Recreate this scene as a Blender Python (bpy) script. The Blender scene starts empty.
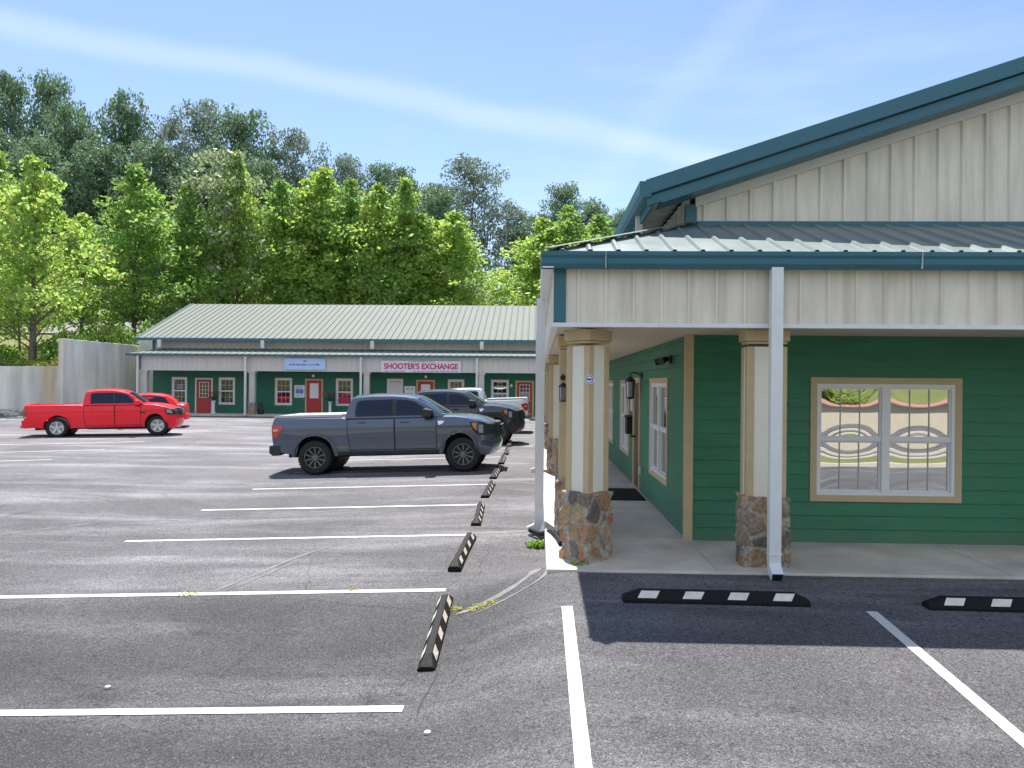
import bpy, bmesh, math, random
import numpy as np
from mathutils import Vector, Matrix, noise
R = math.radians
C = bpy.context.scene.collection
sc = bpy.context.scene

# ------------------------------------------------------------ camera, sky, sun, exposure
cam = bpy.data.cameras.new('camera'); camo = bpy.data.objects.new('camera', cam); C.objects.link(camo)
cam.sensor_width = 36; cam.lens = 36*770/1024; cam.clip_start = .1; cam.clip_end = 3000
camo.matrix_world = Matrix.Translation((0, 0, 2.05)) @ Matrix.Rotation(R(1.95), 4, 'Z') @ Matrix.Rotation(R(90), 4, 'X') @ Matrix.Rotation(R(.5), 4, 'Z')
sc.camera = camo
SUN = Vector((-.46, 1.8, 3.62)).normalized()
w = bpy.data.worlds.new('World'); sc.world = w; w.use_nodes = True
nt = w.node_tree; nt.nodes.clear()
def N(t, tree=None, **kw):
    n = (tree or nt).nodes.new(t)
    for k, v in kw.items(): setattr(n, k, v)
    return n
sky = N('ShaderNodeTexSky', sky_type='NISHITA', sun_disc=False)
sky.sun_elevation = math.asin(SUN.z); sky.sun_rotation = math.atan2(SUN.x, SUN.y)
sky.air_density = 1.0; sky.dust_density = .25; sky.ozone_density = 3.0; sky.altitude = 300
bg = N('ShaderNodeBackground'); bg.inputs['Strength'].default_value = .11
out = N('ShaderNodeOutputWorld')
# thin cirrus streaks, laid out on the dome by direction
tc = N('ShaderNodeTexCoord')
def math_n(op, a, b=None, c=None, tree=None):
    n = N('ShaderNodeMath', tree, operation=op); t = tree or nt
    for i, v in enumerate((a, b, c)):
        if v is None: continue
        if isinstance(v, (int, float)): n.inputs[i].default_value = v
        else: t.links.new(v, n.inputs[i])
    return n.outputs[0]
def streak(p, q, width, soft, ns):
    """band round the great circle through two sky directions"""
    n = Vector(p).normalized().cross(Vector(q).normalized()).normalized()
    d = N('ShaderNodeVectorMath', operation='DOT_PRODUCT'); nt.links.new(tc.outputs['Generated'], d.inputs[0]); d.inputs[1].default_value = n
    no = N('ShaderNodeTexNoise'); no.inputs['Scale'].default_value = ns; no.inputs['Detail'].default_value = 6; nt.links.new(tc.outputs['Generated'], no.inputs[0])
    off = math_n('MULTIPLY_ADD', no.outputs[0], .06, -.03)
    dd = math_n('ABSOLUTE', math_n('ADD', d.outputs['Value'], off))
    m = N('ShaderNodeMapRange', interpolation_type='SMOOTHSTEP'); nt.links.new(dd, m.inputs[0])
    m.inputs[1].default_value = width+soft; m.inputs[2].default_value = width*.2; m.inputs[3].default_value = 0; m.inputs[4].default_value = 1
    return m.outputs[0]
def vdir(x, y):
    return (((x-512)/770)-.034, 1, (384-y)/770)
s1 = streak(vdir(0, 20), vdir(560, 128), .008, .017, 3)
s2 = streak(vdir(600, 175), vdir(700, 60), .004, .03, 4)
mp = N('ShaderNodeMapping'); mp.inputs['Scale'].default_value = (1.2, 1.2, 6); mp.inputs['Rotation'].default_value = (0, .25, 0); nt.links.new(tc.outputs['Generated'], mp.inputs[0])
no = N('ShaderNodeTexNoise'); no.inputs['Scale'].default_value = 2.2; no.inputs['Detail'].default_value = 9; no.inputs['Roughness'].default_value = .6; nt.links.new(mp.outputs[0], no.inputs[0])
mr = N('ShaderNodeMapRange', interpolation_type='SMOOTHSTEP'); nt.links.new(no.outputs[0], mr.inputs[0]); mr.inputs[1].default_value = .46; mr.inputs[2].default_value = .80; mr.inputs[4].default_value = .22
cl = math_n('MULTIPLY', math_n('ADD', math_n('ADD', math_n('MULTIPLY', s1, .30), math_n('MULTIPLY', s2, .12)), mr.outputs[0]), .8)
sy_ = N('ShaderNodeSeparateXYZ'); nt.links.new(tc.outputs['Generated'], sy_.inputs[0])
hz_ = N('ShaderNodeMapRange', interpolation_type='SMOOTHSTEP'); nt.links.new(sy_.outputs['Y'], hz_.inputs[0]); hz_.inputs[1].default_value = .1; hz_.inputs[2].default_value = -.7; hz_.inputs[3].default_value = 0; hz_.inputs[4].default_value = .62   # unseen bright haze added behind the camera to lift the shaded fronts
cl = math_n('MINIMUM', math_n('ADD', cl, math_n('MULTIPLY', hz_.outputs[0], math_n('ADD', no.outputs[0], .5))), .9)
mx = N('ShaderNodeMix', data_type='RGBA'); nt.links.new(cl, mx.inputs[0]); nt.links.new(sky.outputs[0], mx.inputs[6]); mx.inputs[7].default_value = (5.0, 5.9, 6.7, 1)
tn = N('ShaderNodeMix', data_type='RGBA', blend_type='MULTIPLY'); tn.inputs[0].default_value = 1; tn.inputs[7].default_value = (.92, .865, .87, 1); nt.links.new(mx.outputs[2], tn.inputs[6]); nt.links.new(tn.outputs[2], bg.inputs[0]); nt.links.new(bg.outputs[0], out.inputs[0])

sl = bpy.data.lights.new('sun', 'SUN'); sl.energy = 4.6; sl.angle = R(.5); sl.color = (1, .955, .89)
slo = bpy.data.objects.new('sun', sl); C.objects.link(slo); slo.rotation_euler = (-SUN).to_track_quat('-Z', 'Y').to_euler(); slo.location = (0, 0, 60)
sc.view_settings.view_transform = 'Standard'; sc.view_settings.look = 'None'; sc.view_settings.gamma = 1
sc.view_settings.exposure = 1.05
try:
    sc.cycles.max_bounces = 7; sc.cycles.use_denoising = True; sc.cycles.transparent_max_bounces = 6
except Exception: pass

# ------------------------------------------------------------ materials
def mat(name, col, rough=.6, metal=0, var=0, vscale=3, bump=0, bscale=40, spec=.5, coat=0, stretch=(1, 1, 1), var2=None, transl=0, island=0):
    m = bpy.data.materials.new(name); m.use_nodes = True; t = m.node_tree; b = t.nodes['Principled BSDF']
    b.inputs['Base Color'].default_value = (*col, 1); b.inputs['Roughness'].default_value = rough; b.inputs['Metallic'].default_value = metal
    b.inputs['Specular IOR Level'].default_value = spec; b.inputs['Coat Weight'].default_value = coat; b.inputs['Coat Roughness'].default_value = .04
    co = N('ShaderNodeTexCoord', t); last = None
    mpn = N('ShaderNodeMapping', t); mpn.inputs['Scale'].default_value = stretch; t.links.new(co.outputs['Object'], mpn.inputs[0])
    if var:
        n = N('ShaderNodeTexNoise', t); n.inputs['Scale'].default_value = vscale; n.inputs['Detail'].default_value = 7; n.inputs['Roughness'].default_value = .6; t.links.new(mpn.outputs[0], n.inputs[0])
        r = N('ShaderNodeMapRange', t); t.links.new(n.outputs[0], r.inputs[0]); r.inputs[1].default_value = .3; r.inputs[2].default_value = .7
        mx = N('ShaderNodeMix', t, data_type='RGBA'); t.links.new(r.outputs[0], mx.inputs[0])
        c2 = var2 or tuple(c*(1+var) for c in col)
        mx.inputs[6].default_value = (*(c*(1-var) for c in col), 1) if not var2 else (*col, 1); mx.inputs[7].default_value = (*c2, 1)
        last = mx.outputs[2]
        rr = N('ShaderNodeMapRange', t); t.links.new(n.outputs[0], rr.inputs[0]); rr.inputs[1].default_value = .3; rr.inputs[2].default_value = .7; rr.inputs[3].default_value = max(0, rough-.08); rr.inputs[4].default_value = min(1, rough+.08)
        t.links.new(rr.outputs[0], b.inputs['Roughness'])
    if island:
        g = N('ShaderNodeNewGeometry', t); h = N('ShaderNodeHueSaturation', t)
        h.inputs['Hue'].default_value = .5
        v = math_n('MULTIPLY_ADD', g.outputs['Random Per Island'], island*2, 1-island, tree=t)
        hu = math_n('MULTIPLY_ADD', g.outputs['Random Per Island'], .05, .475, tree=t)
        t.links.new(v, h.inputs['Value']); t.links.new(hu, h.inputs['Hue'])
        if last: t.links.new(last, h.inputs['Color'])
        else: h.inputs['Color'].default_value = (*col, 1)
        last = h.outputs[0]
    if last: t.links.new(last, b.inputs['Base Color'])
    if bump:
        n2 = N('ShaderNodeTexNoise', t); n2.inputs['Scale'].default_value = bscale; n2.inputs['Detail'].default_value = 5; t.links.new(mpn.outputs[0], n2.inputs[0])
        bp = N('ShaderNodeBump', t); bp.inputs['Strength'].default_value = bump; bp.inputs['Distance'].default_value = .02; t.links.new(n2.outputs[0], bp.inputs['Height']); t.links.new(bp.outputs[0], b.inputs['Normal'])
    if transl:
        tr = N('ShaderNodeBsdfTranslucent', t); ms = N('ShaderNodeMixShader', t); ms.inputs[0].default_value = transl
        if last: t.links.new(last, tr.inputs[0])
        else: tr.inputs[0].default_value = (*col, 1)
        t.links.new(b.outputs[0], ms.inputs[1]); t.links.new(tr.outputs[0], ms.inputs[2]); t.links.new(ms.outputs[0], t.nodes['Material Output'].inputs[0])
    return m
M = {}
M['siding'] = mat('green_siding', (.030, .185, .098), .55, var=.18, vscale=2.0, bump=.12, bscale=60, stretch=(.6, .6, 3))
def weather(m, z0, z1, dirt, amt=.6, streak=.25):
    """dust thrown up on the foot of a wall and rain streaks down it, as real stains"""
    t = m.node_tree; b = t.nodes['Principled BSDF']; src = b.inputs['Base Color'].links[0].from_socket; co = N('ShaderNodeTexCoord', t)
    sp = N('ShaderNodeSeparateXYZ', t); t.links.new(co.outputs['Object'], sp.inputs[0])
    n = N('ShaderNodeTexNoise', t); n.inputs['Scale'].default_value = 3; n.inputs['Detail'].default_value = 8; t.links.new(co.outputs['Object'], n.inputs[0])
    zz = math_n('ADD', sp.outputs['Z'], math_n('MULTIPLY', n.outputs[0], -.35, tree=t), tree=t)
    r_ = N('ShaderNodeMapRange', t, interpolation_type='SMOOTHSTEP'); t.links.new(zz, r_.inputs[0]); r_.inputs[1].default_value = z0; r_.inputs[2].default_value = z1; r_.inputs[3].default_value = amt; r_.inputs[4].default_value = 0
    mp = N('ShaderNodeMapping', t); mp.inputs['Scale'].default_value = (7, 7, .45); t.links.new(co.outputs['Object'], mp.inputs[0])
    n2 = N('ShaderNodeTexNoise', t); n2.inputs['Scale'].default_value = 1; n2.inputs['Detail'].default_value = 6; t.links.new(mp.outputs[0], n2.inputs[0])
    r2 = N('ShaderNodeMapRange', t); t.links.new(n2.outputs[0], r2.inputs[0]); r2.inputs[1].default_value = .5; r2.inputs[2].default_value = .75; r2.inputs[3].default_value = 0; r2.inputs[4].default_value = streak
    f = math_n('MAXIMUM', r_.outputs[0], r2.outputs[0], tree=t)
    mx = N('ShaderNodeMix', t, data_type='RGBA'); t.links.new(f, mx.inputs[0]); t.links.new(src, mx.inputs[6]); mx.inputs[7].default_value = (*dirt, 1); t.links.new(mx.outputs[2], b.inputs['Base Color'])
weather(M['siding'], -.22, .12, (.13, .17, .12), .45, .10)
M['siding_far'] = mat('green_siding_far', (.012, .13, .08), .6, var=.1, vscale=1)
M['tan'] = mat('tan_trim', (.54, .42, .245), .6, var=.07, vscale=4, bump=.05)
M['cream_panel'] = mat('cream_metal_panel', (.75, .70, .61), .55, var=.14, vscale=1.6, stretch=(2.5, 2.5, .5), bump=.02, bscale=20)
M['cream_trim'] = mat('cream_trim', (.66, .64, .60), .45, var=.06, vscale=3)
weather(M['cream_panel'], -9, -8, (.36, .31, .24), 0, .42)
M['gray_panel'] = mat('gray_metal_panel', (.56, .55, .51), .5, var=.08, vscale=1.5, stretch=(2, 2, .5))
M['teal'] = mat('teal_metal_trim', (.030, .135, .185), .4, var=.09, vscale=3, stretch=(.5, .5, 2), spec=.5)
M['roof'] = mat('pale_green_metal_roof', (.185, .205, .182), .72, var=.07, vscale=1.2, spec=.12)
M['roof_near'] = mat('pale_teal_metal_roof', (.17, .215, .21), .42, var=.07, vscale=1.2, spec=.45)
M['white'] = mat('white_metal', (.74, .76, .78), .4, var=.04, vscale=5)
M['vinyl'] = mat('white_vinyl', (.78, .79, .80), .35)
M['soffit'] = mat('soffit', (.72, .60, .46), .6, var=.05)
M['concrete'] = mat('concrete', (.57, .52, .45), .85, var=.22, vscale=1.3, bump=.35, bscale=50)
M['wallconc'] = mat('wall_concrete', (.40, .385, .35), .85, var=.13, vscale=.35, bump=.2, bscale=10, stretch=(1, 1, .4))
M['white_panel'] = mat('column_panel', (.80, .76, .66), .5, var=.04)
M['reddoor'] = mat('red_door', (.42, .028, .022), .45, var=.06)
M['browndoor'] = mat('brown_door', (.10, .05, .028), .5, var=.15, vscale=6)
M['black'] = mat('black_metal', (.012, .012, .013), .4)
M['rubber'] = mat('black_rubber', (.008, .008, .009), .7, spec=.25, var=.3, vscale=30, bump=.3, bscale=120)
M['reflector'] = mat('reflector_tape', (.72, .68, .62), .5, var=.14, vscale=14)
M['reflector_old'] = mat('worn_reflector_tape', (.66, .58, .49), .6, var=.25, vscale=25)
M['glassdark'] = mat('dark_glass', (.010, .014, .02), .03, spec=.9, coat=.5)
M['muntin'] = mat('muntin', (.46, .47, .46), .5)
M['blind'] = mat('blind', (.42, .42, .40), .7)
M['bark'] = mat('bark', (.16, .13, .10), .9, var=.3, vscale=5, bump=.6, bscale=14, stretch=(1, 1, .25))
M['leaf'] = mat('leaf_bright', (.27, .43, .08), .5, var=.35, vscale=.5, island=.35, transl=.6, var2=(.48, .60, .14))
M['leaf2'] = mat('leaf_green', (.22, .39, .09), .5, var=.35, vscale=.5, island=.35, transl=.6, var2=(.32, .45, .10))
M['leaf3'] = mat('leaf_forest', (.14, .23, .125), .55, var=.3, vscale=.3, island=.35, transl=.38, var2=(.19, .28, .15))
M['leaf4'] = mat('leaf_grayish', (.16, .22, .155), .55, var=.3, vscale=.3, island=.3, transl=.35, var2=(.23, .29, .21))
M['shrub'] = mat('leaf_shrub', (.11, .2, .035), .6, var=.35, vscale=.6, island=.35, transl=.35, var2=(.14, .19, .03))
M['grass'] = mat('grass_blades', (.16, .24, .04), .7, island=.4, transl=.35, var=.3, vscale=.4, var2=(.36, .38, .09))
M['soil'] = mat('hill_soil', (.10, .14, .035), .95, var=.4, vscale=.25, var2=(.20, .19, .07), bump=.5, bscale=3)
M['base'] = mat('land', (.09, .11, .05), .95, var=.3, vscale=.05)
M['road'] = mat('pale_road', (.20, .19, .18), .85, var=.1, vscale=.3)
M['weed'] = mat('weed', (.26, .42, .05), .6, island=.35, transl=.4)
M['weed_dry'] = mat('dry_weed', (.55, .52, .12), .7, island=.3, transl=.3)

def windowglass(name, refl, col=(.02, .03, .03)):
    m = bpy.data.materials.new(name); m.use_nodes = True; t = m.node_tree; b = t.nodes['Principled BSDF']
    b.inputs['Base Color'].default_value = (*col, 1); b.inputs['Roughness'].default_value = .03
    g = N('ShaderNodeBsdfGlossy', t); g.inputs['Color'].default_value = (.92, .94, .93, 1); g.inputs['Roughness'].default_value = .01
    ms = N('ShaderNodeMixShader', t); ms.inputs[0].default_value = refl
    t.links.new(b.outputs[0], ms.inputs[1]); t.links.new(g.outputs[0], ms.inputs[2]); t.links.new(ms.outputs[0], t.nodes['Material Output'].inputs[0])
    return m
M['mirrorglass'] = windowglass('reflective_glass', .62, (.07, .08, .07))
M['winglass'] = windowglass('window_glass', .35)
M['farglass'] = windowglass('far_window_glass', .05, (.015, .017, .02))

# stone veneer
def stone_mat():
    m = bpy.data.materials.new('stone_veneer'); m.use_nodes = True; t = m.node_tree; b = t.nodes['Principled BSDF']; b.inputs['Roughness'].default_value = .9
    co = N('ShaderNodeTexCoord', t)
    no = N('ShaderNodeTexNoise', t); no.inputs['Scale'].default_value = 4; t.links.new(co.outputs['Object'], no.inputs[0])
    ad = N('ShaderNodeVectorMath', t, operation='MULTIPLY_ADD'); t.links.new(no.outputs['Color'], ad.inputs[0]); ad.inputs[1].default_value = (.14, .14, .14); t.links.new(co.outputs['Object'], ad.inputs[2])
    mp = N('ShaderNodeMapping', t); mp.inputs['Scale'].default_value = (1.15, 1.15, .85); t.links.new(ad.outputs[0], mp.inputs[0])
    v = N('ShaderNodeTexVoronoi', t); v.inputs['Scale'].default_value = 6.2; t.links.new(mp.outputs[0], v.inputs[0])
    e = N('ShaderNodeTexVoronoi', t, feature='DISTANCE_TO_EDGE'); e.inputs['Scale'].default_value = 6.2; t.links.new(mp.outputs[0], e.inputs[0])
    sep = N('ShaderNodeSeparateColor', t); t.links.new(v.outputs['Color'], sep.inputs[0])
    cr = N('ShaderNodeValToRGB', t); t.links.new(sep.outputs[0], cr.inputs[0]); cr.color_ramp.interpolation = 'CONSTANT'
    cols = [(0, (.40, .32, .25)), (.2, (.52, .25, .14)), (.32, (.27, .235, .20)), (.48, (.48, .40, .32)), (.62, (.50, .30, .19)), (.72, (.20, .18, .165)), (.85, (.52, .36, .20))]
    el = cr.color_ramp.elements
    el[0].position = 0; el[0].color = (*cols[0][1], 1); el[1].position = cols[1][0]; el[1].color = (*cols[1][1], 1)
    for p, c in cols[2:]: x = el.new(p); x.color = (*c, 1)
    n2 = N('ShaderNodeTexNoise', t); n2.inputs['Scale'].default_value = 26; n2.inputs['Detail'].default_value = 8; t.links.new(co.outputs['Object'], n2.inputs[0])
    mm = N('ShaderNodeMix', t, data_type='RGBA', blend_type='MULTIPLY'); mm.inputs[0].default_value = 1
    r2 = N('ShaderNodeMapRange', t); t.links.new(n2.outputs[0], r2.inputs[0]); r2.inputs[1].default_value = .3; r2.inputs[2].default_value = .7; r2.inputs[3].default_value = .55; r2.inputs[4].default_value = 1.35
    t.links.new(cr.outputs[0], mm.inputs[6]); t.links.new(r2.outputs[0], mm.inputs[7])
    mo = N('ShaderNodeMapRange', t, interpolation_type='SMOOTHSTEP'); t.links.new(e.outputs['Distance'], mo.inputs[0]); mo.inputs[1].default_value = .025; mo.inputs[2].default_value = .07
    mx = N('ShaderNodeMix', t, data_type='RGBA'); t.links.new(mo.outputs[0], mx.inputs[0]); mx.inputs[6].default_value = (.50, .46, .40, 1); t.links.new(mm.outputs[2], mx.inputs[7])
    t.links.new(mx.outputs[2], b.inputs['Base Color'])
    h = math_n('ADD', math_n('MULTIPLY', mo.outputs[0], 1.0, tree=t), math_n('MULTIPLY', n2.outputs[0], .4, tree=t), tree=t)
    bp = N('ShaderNodeBump', t); bp.inputs['Strength'].default_value = 1; bp.inputs['Distance'].default_value = .035; t.links.new(h, bp.inputs['Height']); t.links.new(bp.outputs[0], b.inputs['Normal'])
    return m
M['stone'] = stone_mat()
def stones_mat():
    m = bpy.data.materials.new('field_stone'); m.use_nodes = True; t = m.node_tree; b = t.nodes['Principled BSDF']; b.inputs['Roughness'].default_value = .9
    a = N('ShaderNodeAttribute', t, attribute_name='stone'); co = N('ShaderNodeTexCoord', t)
    n = N('ShaderNodeTexNoise', t); n.inputs['Scale'].default_value = 30; n.inputs['Detail'].default_value = 9; n.inputs['Roughness'].default_value = .7; t.links.new(co.outputs['Object'], n.inputs[0])
    r_ = N('ShaderNodeMapRange', t); t.links.new(n.outputs[0], r_.inputs[0]); r_.inputs[1].default_value = .32; r_.inputs[2].default_value = .68; r_.inputs[3].default_value = .5; r_.inputs[4].default_value = 1.4
    mx = N('ShaderNodeMix', t, data_type='RGBA', blend_type='MULTIPLY'); mx.inputs[0].default_value = 1; t.links.new(a.outputs['Color'], mx.inputs[6]); t.links.new(r_.outputs[0], mx.inputs[7]); t.links.new(mx.outputs[2], b.inputs['Base Color'])
    bp = N('ShaderNodeBump', t); bp.inputs['Strength'].default_value = .8; bp.inputs['Distance'].default_value = .02; t.links.new(n.outputs[0], bp.inputs['Height']); t.links.new(bp.outputs[0], b.inputs['Normal'])
    return m
M['stones'] = stones_mat()

def asphalt_mat():
    m = bpy.data.materials.new('weathered_asphalt'); m.use_nodes = True; t = m.node_tree; b = t.nodes['Principled BSDF']
    b.inputs['Roughness'].default_value = .85; b.inputs['Specular IOR Level'].default_value = .3
    co = N('ShaderNodeTexCoord', t)
    def nz(scale, det=6, st=(1, 1, 1), ro=.6, rot=0):
        mp = N('ShaderNodeMapping', t); mp.inputs['Scale'].default_value = st; mp.inputs['Rotation'].default_value = (0, 0, rot); t.links.new(co.outputs['Object'], mp.inputs[0])
        n = N('ShaderNodeTexNoise', t); n.inputs['Scale'].default_value = scale; n.inputs['Detail'].default_value = det; n.inputs['Roughness'].default_value = ro; n.inputs['Distortion'].default_value = .4; t.links.new(mp.outputs[0], n.inputs[0]); return n.outputs[0]
    def rng(x, a, b_, c, d):
        r = N('ShaderNodeMapRange', t, interpolation_type='SMOOTHSTEP'); t.links.new(x, r.inputs[0])
        for i, v in enumerate((a, b_, c, d)): r.inputs[i+1].default_value = v
        return r.outputs[0]
    base = rng(nz(.33, 8), .3, .7, .10, .155)
    streaks = rng(nz(.55, 7, (.35, 1.6, 1), .65, .12), .46, .70, 0, .12)
    spots = rng(nz(1.5, 8, ro=.7), .55, .75, 0, .045)
    dark = math_n('MULTIPLY', rng(nz(7, 6, ro=.75), .54, .70, 1, .66), rng(nz(30, 5, ro=.85), .50, .64, 1.06, .50), tree=t)
    fine = rng(nz(80, 3), .34, .66, .50, 1.5)
    fine2 = rng(nz(28, 5, ro=.8), .35, .65, .8, 1.18)
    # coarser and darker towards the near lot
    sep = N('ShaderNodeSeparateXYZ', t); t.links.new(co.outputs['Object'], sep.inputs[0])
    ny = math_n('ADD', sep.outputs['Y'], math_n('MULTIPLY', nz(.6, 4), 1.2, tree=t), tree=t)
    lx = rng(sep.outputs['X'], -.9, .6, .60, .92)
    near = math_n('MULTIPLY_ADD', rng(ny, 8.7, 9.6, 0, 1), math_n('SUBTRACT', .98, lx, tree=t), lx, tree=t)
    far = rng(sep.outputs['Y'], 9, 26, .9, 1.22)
    v = math_n('ADD', math_n('ADD', base, streaks, tree=t), spots, tree=t)
    oil = rng(nz(1.1, 4, ro=.5), .63, .74, 1, .70)
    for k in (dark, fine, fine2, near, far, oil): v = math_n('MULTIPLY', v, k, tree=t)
    # pale stone chips and dark pits
    vo = N('ShaderNodeTexVoronoi', t); vo.inputs['Scale'].default_value = 42; t.links.new(co.outputs['Object'], vo.inputs[0])
    sc_ = N('ShaderNodeSeparateColor', t); t.links.new(vo.outputs['Color'], sc_.inputs[0])
    chip = math_n('MULTIPLY', rng(sc_.outputs[0], .93, .94, 0, .10), rng(vo.outputs['Distance'], .25, .35, 1, 0), tree=t)
    pit = math_n('SUBTRACT', 1, math_n('MULTIPLY', rng(sc_.outputs[1], .90, .91, 0, .45), rng(vo.outputs['Distance'], .3, .45, 1, 0), tree=t), tree=t)
    v = math_n('MULTIPLY', math_n('ADD', v, chip, tree=t), pit, tree=t)
    # hairline cracks
    e = N('ShaderNodeTexVoronoi', t, feature='DISTANCE_TO_EDGE'); e.inputs['Scale'].default_value = .22
    ad = N('ShaderNodeVectorMath', t, operation='MULTIPLY_ADD'); nn = N('ShaderNodeTexNoise', t); nn.inputs['Scale'].default_value = 1.5; nn.inputs['Detail'].default_value = 8; t.links.new(co.outputs['Object'], nn.inputs[0])
    t.links.new(nn.outputs['Color'], ad.inputs[0]); ad.inputs[1].default_value = (.5, .5, 0); t.links.new(co.outputs['Object'], ad.inputs[2]); t.links.new(ad.outputs[0], e.inputs[0])
    ck = rng(e.outputs['Distance'], .0006, .0018, .68, 1)
    v = math_n('MULTIPLY', v, ck, tree=t)
    cc = N('ShaderNodeCombineColor', t)
    t.links.new(v, cc.inputs[0]); t.links.new(math_n('MULTIPLY', v, .97, tree=t), cc.inputs[1]); t.links.new(math_n('MULTIPLY', v, 1.02, tree=t), cc.inputs[2])
    t.links.new(cc.outputs[0], b.inputs['Base Color'])
    bp = N('ShaderNodeBump', t); bp.inputs['Strength'].default_value = .6; bp.inputs['Distance'].default_value = .008; t.links.new(math_n('ADD', fine, fine2, tree=t), bp.inputs['Height']); t.links.new(bp.outputs[0], b.inputs['Normal'])
    return m
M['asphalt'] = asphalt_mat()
def paint_mat():
    m = mat('worn_white_paint', (.78, .78, .76), .6)
    t = m.node_tree; b = t.nodes['Principled BSDF']; co = N('ShaderNodeTexCoord', t)
    n = N('ShaderNodeTexNoise', t); n.inputs['Scale'].default_value = 28; n.inputs['Detail'].default_value = 8; n.inputs['Roughness'].default_value = .75; t.links.new(co.outputs['Object'], n.inputs[0])
    n3 = N('ShaderNodeTexNoise', t); n3.inputs['Scale'].default_value = 1.6; t.links.new(co.outputs['Object'], n3.inputs[0])
    s = math_n('ADD', n.outputs[0], math_n('MULTIPLY', n3.outputs[0], .35, tree=t), tree=t)
    r = N('ShaderNodeMapRange', t); t.links.new(s, r.inputs[0]); r.inputs[1].default_value = .48; r.inputs[2].default_value = .62
    mx = N('ShaderNodeMix', t, data_type='RGBA'); t.links.new(r.outputs[0], mx.inputs[0]); mx.inputs[6].default_value = (.34, .34, .33, 1); mx.inputs[7].default_value = (.58, .58, .545, 1)
    t.links.new(mx.outputs[2], b.inputs['Base Color']); return m
M['paint'] = paint_mat()
M['paleseam'] = mat('pale_asphalt_seam', (.175, .175, .17), .9, var=.3, vscale=5, bump=.3)
def carpaint(name, col, metal=.0, rough=.28, coat=1):
    return mat(name, col, rough, metal, coat=coat)
M['p_gray'] = carpaint('slate_blue_paint', (.07, .095, .14), .5, .28)
M['p_red'] = mat('red_paint', (.95, .010, .03), .3, coat=.5, spec=.3)
M['p_black'] = carpaint('black_paint', (.008, .011, .022), 0, .25)
M['p_silver'] = carpaint('silver_paint', (.62, .64, .66), .25, .3)
M['cover'] = mat('bed_cover', (.50, .51, .52), .35)
M['carglass'] = mat('car_glass', (.006, .014, .045), .04, spec=.3)
M['seam'] = mat('seam_gap', (.004, .004, .005), .7)
M['plastic'] = mat('dark_plastic', (.02, .021, .023), .5)
M['chrome'] = mat('chrome', (.7, .7, .72), .12, 1)
M['rim_dark'] = mat('dark_rim', (.03, .03, .034), .35, .5)
M['rim_face'] = mat('machined_rim', (.62, .62, .64), .3, .7)
M['rim_multi'] = mat('satin_rim', (.16, .16, .17), .35, .6)
M['tire'] = mat('tyre', (.018, .018, .020), .8, bump=.3, bscale=60)
M['redlens'] = mat('red_lens', (.50, .008, .012), .15, coat=1)
M['lens'] = mat('headlight_lens', (.45, .47, .50), .1, .3, coat=1)
M['amber'] = mat('amber_lens', (.7, .25, .06), .2)
M['signblue'] = mat('pale_blue_sign', (.42, .60, .86), .5)
M['signwhite'] = mat('white_sign', (.75, .76, .78), .5)
M['signpink'] = mat('banner_cloth', (.70, .68, .76), .6)
M['inkred'] = mat('red_ink', (.50, .03, .10), .6)
M['inkblue'] = mat('blue_ink', (.03, .07, .30), .6)
M['bluepanel'] = mat('blue_sign_panel', (.08, .24, .62), .5)
M['flower'] = mat('red_flowers', (.32, .02, .03), .7, island=.4)
M['potgreen'] = mat('planter_leaf', (.02, .07, .05), .7, island=.4)
M['globe'] = mat('white_globe', (.85, .85, .83), .4)

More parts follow.
